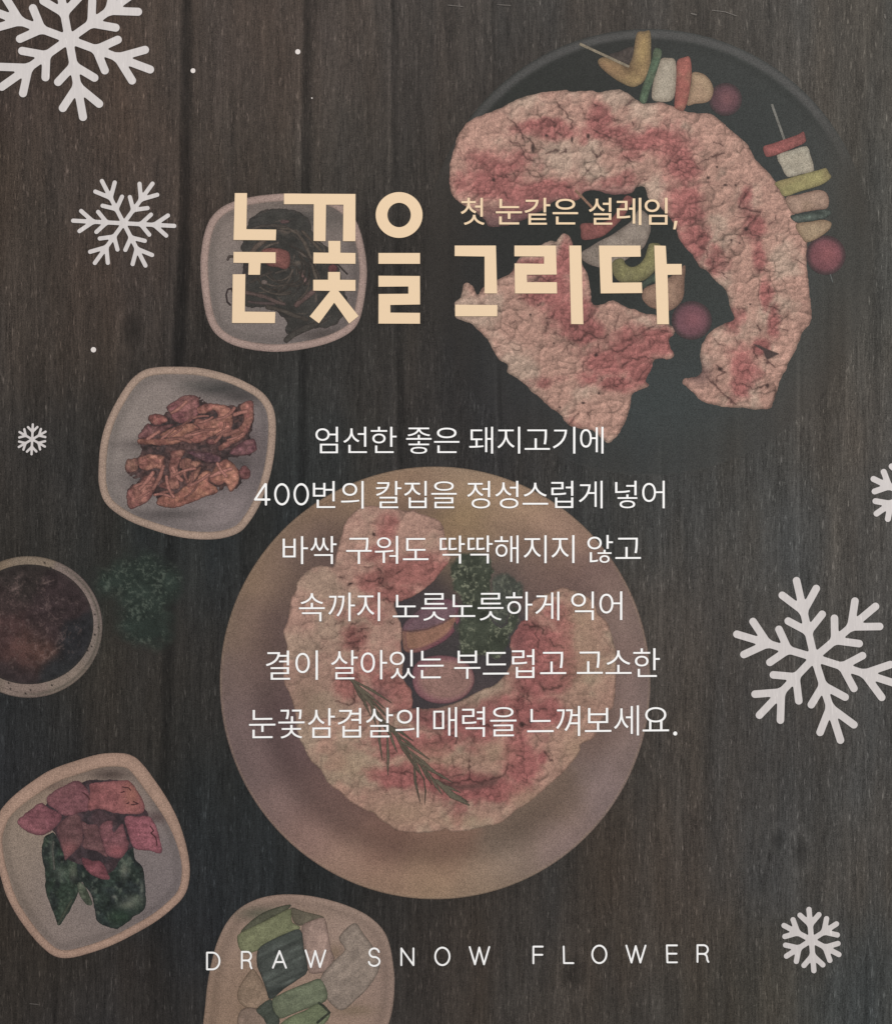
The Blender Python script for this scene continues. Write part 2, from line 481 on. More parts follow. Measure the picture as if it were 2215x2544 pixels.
MEAT1 = [(1117,410),(1127,372),(1139,335),(1164,302),(1205,283),(1242,269),(1283,247),(1346,229),(1402,224),(1417,227),
 (1467,226),(1486,230),(1524,223),(1555,229),(1571,241),(1580,249),(1605,257),(1640,254),(1655,259),(1696,275),(1730,281),
 (1764,283),(1789,300),(1805,316),(1830,337),(1855,359),(1874,394),(1902,422),(1927,453),(1946,487),(1963,516),(1980,553),
 (2000,594),(2003,609),(2003,659),(2008,721),(2014,777),(2011,802),(1992,827),(1977,862),(1957,902),(1953,918),(1938,940),
 (1927,977),(1919,1002),(1911,1015),(1874,1017),(1842,1013),(1811,1013),(1774,1006),(1742,996),(1714,968),(1696,952),(1702,940),
 (1727,937),(1742,918),(1738,877),(1749,843),(1767,821),(1796,806),(1822,793),(1814,771),(1808,740),(1799,718),(1774,696),
 (1761,677),(1739,665),(1724,640),(1702,615),(1691,602),(1683,584),(1677,565),(1661,540),(1644,522),(1628,505),(1610,492),
 (1600,466),(1580,466),(1567,479),(1517,484),(1486,474),(1452,476),(1433,497),(1380,500),(1361,512),(1330,532),(1299,548),
 (1249,562),(1214,562),(1205,548),(1183,529),(1142,504),(1124,485),(1116,460),(1117,435)]
lean1 = [(1355,320,80,24),(1245,400,95,40,0,.8),(1215,450,90,45,0,1),(1330,480,140,30,0,1.1),(1300,520,90,30,0,1),(1486,295,32,42),
 (1520,330,60,25),(1590,350,90,30),(1665,360,60,45),(1560,385,40,25,0,.7),(1690,420,45,50),(1540,450,60,22,0,.7),(1700,510,55,60),(1725,590,42,50),(1775,640,32,40,0,.8),
 (1855,500,20,34,0,.8),(1866,565,26,42),(1880,640,24,40),(1900,730,16,50,0,.8),(1925,800,18,48,0,.9),(1890,860,30,25),
 (1850,905,42,52,0,1),(1840,965,30,34,0,.9),(1825,800,30,30,0,.7),(1450,330,18,30,0,.6)]
cr1 = [(2.2, R1([(965,620),(1000,660),(1040,700),(1050,730),(1090,770),(1075,830)])),
 (2.0, R1([(580,750),(630,790),(670,840),(690,870),(710,920)])),
 (2.0, R1([(600,930),(650,945),(690,990),(705,1050),(740,1075),(790,1085)])),
 (2.4, R1([(730,900),(780,940),(800,990)])), (3.0, R1([(885,1030),(930,1012),(970,1000)])),
 (2.0, R1([(980,1025),(1030,1015),(1040,990)])), (2.0, R1([(1250,1000),(1285,1055),(1330,1010)])),
 (1.6, R1([(1110,1280),(1150,1250),(1200,1190),(1230,1130)])), (2.2, R1([(1500,670),(1530,640),(1570,600)])),
 (1.6, R1([(1190,750),(1270,745)])), (1.8, R1([(1250,830),(1320,870),(1385,905),(1400,880)])),
 (1.8, R1([(1150,650),(1180,680)])), (1.8, R1([(1270,640),(1310,655)])), (1.8, R1([(1480,760),(1440,770),(1420,750)])),
 (1.8, R1([(920,760),(945,785)])), (1.5, R1([(990,820),(960,870),(1010,880)])), (1.5, R1([(500,1200),(540,1215),(620,1190),(680,1150)])),
 (1.5, R1([(730,1150),(780,1210),(860,1210)])), (2.0, R1([(520,1350),(560,1340),(585,1375)])), (1.8, R1([(1500,1050),(1560,1090)])),
 (1.6, R1([(1620,1060),(1660,1040)])), (2.2, R1([(1635,1185),(1660,1180)])), (1.8, R1([(1270,1230),(1330,1210)])),
 (1.6, R1([(1050,1300),(1090,1290)])), (1.6, R1([(1600,1290),(1630,1240),(1690,1230)])), (1.5, R1([(1560,770),(1575,810)])),
 (1.8, R4([(240,1300),(330,1265),(400,1235),(460,1215)])), (2.0, R4([(395,1290),(390,1250),(430,1225)])),
 (1.8, R4([(170,1030),(185,1100)])), (1.8, R4([(380,1130),(440,1155)])),
 (2.8, R4([(570,1650),(595,1600),(630,1550)])), (2.8, R4([(570,1650),(640,1655),(690,1675),(745,1685),(710,1720),(660,1790),(625,1830)])),
 (2.6, R4([(650,1830),(700,1870),(735,1885),(720,1910)])), (2.0, R4([(820,1790),(860,1760),(870,1720)])),
 (1.6, R4([(160,1730),(220,1720),(280,1700)])), (1.6, R4([(180,1620),(240,1610),(310,1590)])), (1.6, R4([(40,1740),(110,1720)])),
 (1.6, R4([(200,1780),(290,1750)])), (2.0, R4([(230,1940),(260,1880),(300,1850)])),
 (2.2, R8([(320,640),(330,580),(260,550)])), (2.4, R8([(345,740),(365,700),(380,675)])), (2.0, R8([(415,695),(460,680),(490,685)])), (2.2, R8([(740,740),(800,750)])),
 (1.6, R8([(480,550),(515,500)])), (1.6, R8([(700,600),(750,590)])), (1.4, R8([(1030,650),(1100,695)])),
 (2.6, R8([(790,1020),(850,1035),(900,1065)])), (2.6, R8([(710,1180),(750,1212)])), (2.2, R8([(690,1370),(700,1410),(720,1440)])),
 (2.6, R8([(775,1455),(830,1490),(860,1505)])), (3.4, R8([(320,1590),(380,1655),(450,1725),(545,1805)])),
 (2.4, R8([(390,1500),(420,1530),(465,1560),(400,1580),(395,1620)])), (2.0, R8([(590,1640),(640,1665),(690,1680),(800,1655)])),
 (1.8, R8([(540,1600),(560,1660)])), (1.6, R8([(440,760),(480,800)])), (1.5, R8([(560,1040),(630,1045)])), (1.6, R8([(810,870),(815,930)])),
 (1.6, R8([(550,1290),(560,1320)])), (1.6, R8([(380,1290),(400,1330),(450,1340)])), (1.6, R8([(900,1200),(960,1220)]))]
ho1 = [(1420,347,3,8),(1460,338,4.5,7),(1357,337,5,4),(1226,447,4,5),(1801,460,6,3),(1758,442,4,4),(1852,568,5,5),(1780,415,3,3),(1826,460,3,3),
       (1323,368,5,12),(1815,596,2.5,2.5),(1836,604,2.5,2.5),(1862,756,2.5,2.5),(1905,958,5,6),(1788,917,7,5)]
def ex1(X, Y, c):
    # shaded fold near the lower end, shaded lower left flank
    s = sdpoly(X, Y, R8([(690,1330),(740,1340),(800,1370),(890,1405),(830,1435),(800,1450),(780,1420),(770,1380),(720,1350)]))
    c = mixc(c, (72, 60, 58), 1 - sst(-1, 2.5, s))
    q = np.exp(-((Y - 545 + (X - 1300) * 0.18) / 38) ** 2) * (1 - sst(1380, 1440, X))
    c = mixc(c, (88, 66, 68), q * 0.72)
    c = mixc(c, (112, 78, 78), np.exp(-((Y - 482) / 16) ** 2) * sst(1420, 1470, X) * (1 - sst(1570, 1600, X)) * 0.7)
    c = mixc(c, (104, 82, 80), np.exp(-(((X - 1735) / 28) ** 2 + ((Y - 925) / 30) ** 2)) * 0.7)
    return c
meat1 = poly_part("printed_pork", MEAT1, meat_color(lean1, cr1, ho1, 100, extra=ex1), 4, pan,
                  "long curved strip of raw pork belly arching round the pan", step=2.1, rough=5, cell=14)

MEAT2 = [(1400,579),(1416,590),(1424,615),(1434,632),(1444,652),(1459,687),(1466,721),(1469,749),(1481,759),(1519,748),(1547,759),
 (1587,774),(1631,785),(1661,806),(1677,815),(1674,831),(1661,846),(1664,865),(1674,881),(1667,890),(1655,893),(1644,890),
 (1625,895),(1616,918),(1603,946),(1609,959),(1572,977),(1566,1002),(1559,1027),(1553,1045),(1545,1060),(1534,1081),(1516,1098),
 (1500,1096),(1475,1073),(1444,1065),(1416,1058),(1400,1045),(1394,1034),(1366,1012),(1344,990),(1319,971),(1300,952),(1262,927),
 (1259,906),(1241,896),(1228,877),(1219,859),(1206,840),(1175,809),(1153,796),(1131,787),(1130,752),(1144,737),(1150,712),
 (1159,704),(1175,712),(1186,734),(1200,715),(1237,693),(1268,678),(1280,652),(1310,622),(1350,606),(1366,598),(1381,602),(1387,590)]
lean2 = [(1405,640,26,60),(1385,715,60,60,0,1),(1340,660,70,30,0,.9),(1425,790,60,60),(1455,830,60,30),(1340,740,50,22,0,.8),
 (1500,900,60,45),(1560,870,60,60),(1590,925,40,35),(1630,850,50,35),(1545,950,60,22),(1350,945,60,18,0,.55),(1420,1050,60,14,0,.5),(1470,935,30,30,0,.8)]
cr2 = [(3.2, R7([(1040,1295),(1100,1300),(1140,1245),(1180,1240)])), (2.4, R7([(1180,1240),(1230,1290),(1270,1280),(1310,1250)])),
 (2.0, R7([(990,1400),(975,1350),(1010,1320),(1050,1320)])), (2.2, R7([(820,1150),(830,1170),(820,1215)])), (2.0, R7([(1120,1160),(1160,1120),(1180,1050)])),
 (2.0, R7([(1200,1420),(1240,1390),(1240,1330)])), (2.0, R7([(1120,1540),(1110,1480),(1160,1430)])), (3.0, R7([(1350,1390),(1410,1385),(1450,1360),(1500,1310)])),
 (2.2, R7([(1530,1270),(1600,1220),(1680,1180)])), (1.8, R7([(1550,1450),(1600,1430),(1680,1440)])), (1.8, R7([(1270,1665),(1330,1655),(1390,1665),(1420,1600)])),
 (1.8, R7([(1000,1960),(1050,1890),(1080,1880)])), (1.6, R7([(560,1370),(610,1378)])), (1.6, R7([(400,1355),(450,1350)])), (2.0, R7([(580,1130),(540,1170)])),
 (2.0, R7([(600,980),(660,960),(670,930)])), (2.0, R7([(830,1130),(890,1100),(880,1060)])), (1.7, R7([(740,1010),(760,1030),(775,1000)])),
 (1.8, R7([(1160,1900),(1155,1870),(1190,1860)])), (1.6, R7([(1240,1590),(1270,1620),(1270,1600)])), (2.0, R7([(1420,1500),(1500,1450),(1560,1460)])),
 (2.0, R7([(1540,1620),(1580,1570),(1650,1480)])), (1.8, R7([(1730,1215),(1780,1225)])), (1.5, R7([(880,1240),(930,1260)])), (1.7, R7([(700,840),(760,800),(850,820)])),
 (1.8, R7([(1360,1230),(1365,1160),(1400,1100)])), (1.8, R7([(1640,1300),(1645,1350)])), (1.8, R7([(920,560),(940,575)]))]
ho2 = [(1487,977,3,4),(1448,1001,5,3),(1317,782,3,3),(1375,853,2.5,2.5),(1390,1012,3,3),(1480,882,5,4)]
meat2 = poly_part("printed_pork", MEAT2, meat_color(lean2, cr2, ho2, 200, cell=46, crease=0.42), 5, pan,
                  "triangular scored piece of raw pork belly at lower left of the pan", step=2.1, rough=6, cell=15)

# ---------------------------------------------------------------- generic food piece
def piece_color(base, dark=(58, 46, 44), var=None, nz=0.22, cell=16, edge=4.0, ed=0.55, seed=1, line=0.0, lang=0, lscale=5,
                shade=None, hl=0.0, hlc=(190, 180, 170), lit=0.10):
    def f(X, Y, s):
        g = sum(base) / 3.0; b_ = [g + (v - g) * .84 for v in base]
        c = np.zeros(X.shape + (3,)) + np.array(b_, float)
        n = fbm(X, Y, cell * 2.2, seed, 4)
        if var is not None: c = mixc(c, [sum(var) / 3.0 + (v - sum(var) / 3.0) * .84 for v in var], sst(0.38, 0.66, n))
        c = c * (1 + (fbm(X, Y, cell, seed + 3, 3) - 0.5) * nz * 1.6)[..., None]
        c = c * (1 + (fbm(X, Y, 5, seed + 5, 2) - .5) * nz * 1.1)[..., None]
        if line:
            a = math.radians(lang); u = X * math.cos(a) + Y * math.sin(a); v = -X * math.sin(a) + Y * math.cos(a)
            c = c * (1 + (vn(u / (lscale * 9), v / lscale, seed + 7) - 0.5) * line * 2)[..., None]
        if hl:
            h = sst(0.64, 0.78, fbm(X, Y, cell * 0.8, seed + 9, 3)); c = mixc(c, hlc, h * hl)
        for sh in (shade or []):
            x, y, rx, ry, cc, am = sh
            c = mixc(c, cc, np.exp(-(((X - x) / rx) ** 2 + ((Y - y) / ry) ** 2)) * am)
        e = np.exp(s / edge)
        c = mixc(c, dark, np.clip(e * ed, 0, 1))
        return c
    return f

# ---------------------------------------------------------------- skewers
def stick_part(a, b, r0, r1, color, layer, parent, label=None, name="skewer_stick"):
    a = np.array(a, float); b = np.array(b, float)
    n = np.array([-(b - a)[1], (b - a)[0]]); n /= np.hypot(*n)
    P = [a + n * r0, a - n * r0, b - n * r1, b + n * r1]
    def sdf(X, Y): return sdpoly(X, Y, P)
    def col(X, Y):
        return np.zeros(X.shape + (3,)) + np.array(color, float) * (1 + (fbm(X, Y, 12, 5, 2) - .5) * .2)[..., None]
    return part(name, sdf, bbox(P, 3), 1.6, col, layer, M_FOOD, parent, label)

R3 = lambda p: V(1100, 0, 3.2, p)
# upper skewer
stick_part((1439,109), (1562,166), 3.4, 3.0, (126,116,100), 8, pan, "bare wooden tip of the upper skewer")
poly_part("stem_slice", V(1100,0,3.2,[(1320,440),(1400,410),(1500,370),(1530,420),(1480,520),(1400,500)]),
          piece_color((82,72,66), (52,46,44), nz=.3, seed=2, edge=8, ed=.8), 6, pan, "shaded slice behind the yellow pepper")
poly_part("pepper_slice", R3([(1545,258),(1600,250),(1645,252),(1652,400),(1642,560),(1600,640),(1560,675),(1500,692),(1400,650),(1300,580),(1240,520),
          (1232,480),(1260,458),(1310,462),(1400,500),(1460,530),(1490,490),(1510,430),(1525,330)]),
          piece_color((152,126,84), (66,56,46), (140,112,78), .18, 20, 7, .6, 3, shade=[(1500,165,40,25,(150,115,90),.5),(1560,168,16,10,(95,75,55),.6),(1598,120,16,50,(160,138,92),.5)]),
          7, pan, "bent yellow pepper slice at the end of the upper skewer")
poly_part("leek_slice", R3([(1680,385),(1730,395),(1735,440),(1700,560),(1650,700),(1610,820),(1560,800),(1580,700),(1620,590),(1655,480)]),
          piece_color((82,100,78), (46,52,44), (100,112,88), .2, 12, 5, .6, 4, line=.12, lang=-70, lscale=4), 8, pan, "narrow green slice on the upper skewer")
poly_part("onion_slice", [(1640,148),(1658,144),(1676,150),(1679,190),(1675,235),(1664,251),(1640,253),(1620,247),(1619,220),(1628,180)],
          piece_color((164,152,134), (92,80,70), (154,142,122), .10, 20, 7, .55, 5), 7, pan, "pale onion chunk on the upper skewer")
poly_part("pepper_slice", [(1681,152),(1697,143),(1712,142),(1717,172),(1715,205),(1708,245),(1701,268),(1694,276),(1682,272),(1674,264),(1677,225),(1679,190)],
          piece_color((158,92,82), (86,52,48), (150,100,84), .16, 14, 5, .55, 6), 8, pan, "red pepper slice on the upper skewer")
poly_part("mushroom_slice", [(1720,180),(1746,184),(1763,200),(1771,222),(1766,244),(1752,255),(1725,258),(1706,262),(1710,235),(1716,205)],
          piece_color((168,142,112), (84,66,54), (160,130,104), .10, 20, 7, .6, 7), 7, pan, "cream mushroom piece on the upper skewer")
def grape(cx, cy, r, base, hi, seed, label, layer=6, ry=None):
    ry = ry or r
    def sdf(X, Y): return (np.hypot((X - cx) / r, (Y - cy) / ry) - 1) * min(r, ry)
    def col(X, Y):
        s = sdf(X, Y)
        c = np.zeros(X.shape + (3,)) + np.array(base, float) * np.array((.88, 1.0, .98))
        c = c * (1 + (fbm(X, Y, 24, seed, 3) - .5) * .22)[..., None]
        c = mixc(c, np.array(hi) * .95, np.exp(-(((X - cx - r * .1) / (r * .5)) ** 2 + ((Y - cy + ry * .05) / (ry * .5)) ** 2)) * .75)
        return mixc(c, (60, 52, 52), sst(-r * .34, 0, s) * .85)
    return part("cherry_tomato", sdf, (cx - r, cy - ry, cx + r, cy + ry), 2.5, col, layer, M_FOOD, pan, label)
grape(1801, 247, 41, (100,64,70), (122,84,86), 8, "dark red cherry tomato on the upper skewer")
# right skewer
stick_part((1916,259), (1948,350), 3.0, 3.0, (112,110,104), 8, pan, "bare wooden tip of the right skewer")
stick_part((2061,681), (2067,702), 1.4, 1.0, (96,98,96), 8, pan, "pointed lower tip of the right skewer")
poly_part("pepper_slice", [(1896,364),(1920,356),(1945,347),(1980,335),(1994,327),(1999,340),(1998,354),(1967,369),(1930,384),(1905,390),(1897,380)],
          piece_color((148,84,80), (84,50,48), (136,80,76), .18, 12, 4, .6, 9), 9, pan, "red pepper slice on the right skewer")
poly_part("onion_slice", [(1928,386),(1965,373),(2002,363),(2011,384),(2021,424),(1990,432),(1955,440),(1940,414)],
          piece_color((166,158,140), (88,80,72), (158,148,130), .10, 18, 4, .5, 10), 8, pan, "white square onion piece on the right skewer", k=2)
poly_part("pepper_slice", [(1924,454),(1960,442),(1999,431),(2030,423),(2050,418),(2058,430),(2063,441),(2045,456),(2020,466),(1985,476),(1947,488),(1934,470)],
          piece_color((148,138,90), (80,74,54), (140,126,84), .12, 18, 4, .55, 11), 9, pan, "yellow pepper slice on the right skewer")
poly_part("mushroom_slice", [(1950,492),(1980,484),(2010,476),(2035,472),(2052,480),(2058,500),(2052,518),(2030,521),(2000,526),(1967,529)],
          piece_color((160,130,112), (82,62,54), (150,122,102), .12, 16, 5, .6, 12), 7, pan, "brown mushroom piece in the middle of the right skewer")
poly_part("cucumber_slice", [(1962,536),(2000,530),(2048,521),(2061,524),(2062,532),(2046,543),(2010,550),(1978,553)],
          piece_color((78,88,80), (44,48,46), (98,106,98), .3, 10, 4, .7, 13, shade=[(2028,530,14,5,(44,50,46),.8)]), 8, pan, "thin dark green slice on the right skewer")
poly_part("mushroom_slice", [(1975,558),(2010,551),(2042,546),(2062,552),(2063,562),(2055,574),(2030,592),(2003,602),(1990,590)],
          piece_color((160,136,108), (84,66,52), (152,126,100), .10, 16, 5, .6, 14), 9, pan, "cream mushroom piece at the lower end of the right skewer")
grape(2050, 634, 49, (126,72,78), (146,92,94), 15, "plump dark red cherry tomato at the lower end of the right skewer")
# middle skewer
stick_part((1428,472), (1474,520), 3.0, 3.0, (128,100,84), 6, pan, "wooden stick of the middle skewer poking from the pork")
poly_part("pepper_slice", R7([(1450,150),(1500,160),(1515,180),(1480,240),(1430,320),(1350,405),(1270,470),(1180,495),(1105,495),(1095,430),(1102,370),(1250,362),(1340,325),(1400,235)]),
          piece_color((140,82,76), (72,48,46), (128,76,72), .2, 16, 5, .6, 16), 6, pan, "red pepper slice on the middle skewer")
poly_part("onion_slice", R7([(1550,262),(1600,275),(1640,320),(1648,380),(1645,440),(1600,550),(1540,600),(1480,640),(1400,690),(1300,722),(1190,705),(1110,660),(1100,600),(1160,560),(1250,505),(1340,460),(1420,405),(1500,345)]),
          piece_color((142,128,116), (76,66,62), (130,116,104), .14, 24, 6, .55, 17), 7, pan, "large pale onion petal on the middle skewer")
poly_part("pepper_slice", R7([(1640,530),(1690,525),(1730,545),(1735,640),(1700,720),(1640,790),(1570,830),(1470,840),(1400,830),(1350,770),(1340,690),(1380,650),(1430,650),(1450,690),(1500,715),(1560,690),(1600,640),(1620,580)]),
          piece_color((128,122,80), (66,62,46), (114,108,74), .2, 16, 5, .6, 18), 8, pan, "hooked yellow green pepper slice on the middle skewer")
poly_part("cucumber_slice", R7([(1580,850),(1620,810),(1690,760),(1760,740),(1760,800),(1690,830),(1640,850),(1600,885)]),
          piece_color((84,98,80), (46,50,46), (70,80,70), .3, 10, 4, .6, 19), 7, pan, "small green slice on the middle skewer")
poly_part("mushroom_slice", [(1594,740),(1600,716),(1628,704),(1660,690),(1688,668),(1701,660),(1699,700),(1697,735),(1684,758),(1662,772),(1640,770),(1612,762)],
          piece_color((150,118,98), (76,58,50), (140,108,90), .12, 22, 7, .6, 20), 6, pan, "brown mushroom piece on the middle skewer")
grape(1717, 796, 50, (120,74,82), (138,90,96), 21, "dark red cherry tomato touching the triangular pork", ry=48)

# ---------------------------------------------------------------- plate
PLC = (1080.5, 1696.5)
PLATEPTS = [(1000,1185,(138,112,88)),(1140,1200,(142,118,96)),(1130,1280,(152,126,86)),(1250,1260,(142,116,92)),(1280,1330,(140,112,90)),
 (1400,1340,(138,110,92)),(1350,1420,(126,98,84)),(1500,1500,(116,94,84)),(1440,1440,(102,80,74)),(1590,1700,(116,98,92)),(1560,1560,(118,98,90)),
 (1540,1650,(108,86,78)),(1560,1880,(116,98,92)),(1480,1800,(112,90,80)),(1500,1980,(120,102,98)),(1400,2100,(124,104,98)),(1380,1980,(112,92,78)),
 (1300,2030,(108,90,76)),(1280,2150,(124,106,92)),(1081,2200,(142,116,92)),(1200,2200,(134,112,92)),(1100,2110,(124,94,78)),(950,2190,(138,110,90)),
 (860,2130,(136,108,92)),(950,2090,(114,84,72)),(780,2060,(130,102,92)),(860,2020,(104,78,70)),(700,1980,(116,94,88)),(780,1960,(100,76,70)),
 (640,1900,(104,86,82)),(720,1880,(96,74,72)),(590,1780,(106,88,84)),(690,1780,(92,72,70)),(570,1680,(110,92,84)),(630,1680,(98,78,72)),
 (580,1560,(120,100,82)),(640,1560,(104,82,72)),(690,1560,(90,72,68)),(640,1430,(128,104,82)),(710,1430,(102,82,72)),(700,1330,(130,106,84)),
 (770,1370,(92,74,68)),(810,1250,(130,104,80)),(840,1310,(92,74,66)),(880,1210,(134,110,86)),(980,1230,(124,98,78)),(1060,1260,(104,82,72)),
 (1300,1410,(92,76,70)),(1240,1430,(84,72,66)),(1350,1470,(88,70,66)),(1120,1350,(128,100,78)),(1150,1400,(92,80,66)),(1060,1480,(62,54,54)),
 (1030,1650,(56,52,54)),(1150,1620,(54,54,54)),(1240,1640,(58,54,56)),(1180,1720,(70,60,60)),(1000,1520,(60,54,56)),(1120,1560,(72,62,60)),(1240,1530,(60,58,58))]
def plate_sd(X, Y): return np.hypot((X - PLC[0]) / 534.5, (Y - PLC[1]) / 537.5) * 535 - 535
def plate_color(X, Y):
    c = rbf(X, Y, PLATEPTS, 3.4, 14, 9, 48) * 1.06 + np.array((2, 1, 2.)); c = c.mean(-1, keepdims=True) * .14 + c * .86
    s = plate_sd(X, Y)
    c = c * (1 + (fbm(X, Y, 50, 19, 3) - 0.5) * 0.10)[..., None]
    # inner wall of the plate
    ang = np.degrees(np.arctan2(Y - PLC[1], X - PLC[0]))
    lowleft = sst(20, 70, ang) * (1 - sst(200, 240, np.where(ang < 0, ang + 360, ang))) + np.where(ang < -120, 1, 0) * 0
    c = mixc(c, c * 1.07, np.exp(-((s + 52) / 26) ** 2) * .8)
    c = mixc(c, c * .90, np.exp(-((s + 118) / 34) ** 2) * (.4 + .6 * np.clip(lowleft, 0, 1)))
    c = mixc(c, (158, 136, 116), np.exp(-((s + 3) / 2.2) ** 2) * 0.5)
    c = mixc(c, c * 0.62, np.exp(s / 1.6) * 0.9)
    return c
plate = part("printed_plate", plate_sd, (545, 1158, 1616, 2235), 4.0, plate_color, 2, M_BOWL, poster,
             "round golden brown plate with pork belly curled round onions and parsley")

P4 = lambda p: V(680, 1240, 3.7333, p)
P5 = lambda p: V(960, 1400, 2.9867, p)
P6 = lambda p: V(550, 1660, 3.2, p)
PA = [(902,1257),(948,1259),(983,1263),(1012,1270),(1024,1265),(1029,1261),(1034,1271),(1055,1280),(1078,1288),(1093,1297),(1102,1315),(1106,1345),(1114,1370),(1119,1390),
 (1098,1417),(1068,1452),(1036,1476),(1001,1492),(980,1499),(985,1524),(996,1553),(1000,1575),(996,1602),(1001,1640),(1001,1685),
 (1020,1714),(1024,1736),(1021,1770),(1005,1800),(960,1830),(880,1842),(800,1838),(750,1830),(737,1810),(730,1754),(719,1722),(706,1697),(702,1650),(713,1612),(707,1586),(705,1564),
 (715,1543),(720,1508),(724,1484),(736,1466),(739,1446),(755,1425),(776,1411),(798,1405),(822,1409),(831,1401),(838,1366),(849,1328),(859,1299),(876,1277)]
PB = [(737,1800),(745,1838),(753,1850),(769,1885),(797,1913),(816,1947),(847,1969),(878,1997),(909,2014),(928,2019),(941,2032),(969,2051),(994,2066),(1050,2069),(1081,2066),
 (1107,2060),(1127,2067),(1194,2056),(1245,2043),(1278,2016),(1312,1996),(1345,1966),(1378,1936),(1405,1912),(1439,1869),(1442,1849),(1472,1835),(1482,1818),
 (1496,1785),(1522,1752),(1529,1695),(1529,1621),(1519,1581),(1509,1551),(1486,1524),(1476,1500),(1455,1480),(1425,1467),(1399,1459),(1382,1464),(1362,1474),
 (1328,1490),(1312,1510),(1305,1537),(1281,1551),(1271,1577),(1265,1601),(1271,1628),(1262,1665),(1228,1701),(1201,1711),(1174,1725),(1127,1748),(1070,1760),(1024,1760),(960,1772),(860,1782),(780,1785)]
leanA = [(962,1310,30,40,0,.9),(900,1520,90,32,0,.6),(1030,1420,95,48,0,1.1),(935,1440,50,30,0,.8),(980,1480,60,30,0,1),(945,1370,60,25,0,.7),(880,1590,46,50,0,.8),
         (910,1650,40,60,0,.7),(860,1700,34,45,0,1),(960,1710,60,50,0,.9),(1000,1740,40,50,0,.9),(980,1620,26,30,0,.5),(940,1800,60,30,0,.8)]
crA = [(2.4, P4([(920,325),(940,340)])), (2.2, P4([(835,630),(880,625),(920,615)])), (2.6, P4([(860,760),(940,755),(980,735)])), (3.2, P4([(970,650),(990,680)])),
 (3.0, P4([(975,770),(1000,775),(1010,740)])), (2.2, P4([(1020,800),(1060,835),(1090,830)])), (2.4, P4([(1140,690),(1170,665),(1200,660)])), (2.0, P4([(690,800),(720,785)])),
 (2.6, P4([(715,1165),(775,1145)])), (3.4, P4([(700,1280),(745,1255)])), (3.6, P4([(705,1350),(750,1335),(795,1310)])), (3.4, P4([(740,1370),(775,1380),(770,1410)])),
 (2.0, P4([(790,1230),(840,1200),(880,1195)])), (2.4, P4([(820,1290),(850,1275)])), (2.2, P4([(1080,1140),(1110,1160)])), (1.8, P4([(580,1165),(650,1130)])),
 (2.4, P4([(740,1760),(750,1830),(735,1890),(690,1912),(580,1875)])), (2.0, P4([(590,710),(640,725)])), (1.6, P4([(420,1390),(470,1370)])),
 (2.0, P4([(1010,930),(1060,925),(1110,965)])), (2.0, P6([(1240,270),(1280,310)])), (1.8, P6([(1210,600),(1215,640),(1250,640)])), (1.8, P6([(1110,560),(1105,640),(1075,690)]))]
def exA(X, Y, c):
    c = mixc(c, (126, 108, 92), np.exp(-(((X - 770) / 60) ** 2 + ((Y - 1740) / 70) ** 2)) * 0.6)
    c = mixc(c, (120, 92, 90), np.exp(-(((X - 935) / 34) ** 2 + ((Y - 1725) / 22) ** 2)) * 0.55)
    return c
porkA = poly_part("printed_pork", PA, meat_color(leanA, crA, [(870,1450,4,3),(928,1327,4,4)], 300, fat=(163,130,117), pink=(149,100,94), pale=(161,136,120),
                  cell=60, crease=0.22, extra=exA, edge=5, wk=.6), 4, plate, "upper left strip of pork belly on the plate with a rounded pink end", step=2.1, rough=4, cell=12)
leanB = [(1040,1850,140,45,0,.9),(1170,1800,120,50,0,.8),(1040,1930,110,32,0,1.25),(1190,1965,110,34,0,1.25),(1290,1880,50,80,0,1),(1310,1780,60,70,0,.9),
 (1310,1590,44,60,0,1.2),(1370,1640,55,90,0,1.15),(1395,1540,40,60,0,.8),(1330,1700,60,50,0,.8),(1360,1770,60,40,0,.9),(1060,1780,70,30,0,.8),(1140,2010,30,40,0,.6),
 (950,1930,60,30,0,.7),(1350,1880,18,16,0,.8),(1240,1760,60,30,0,.8)]
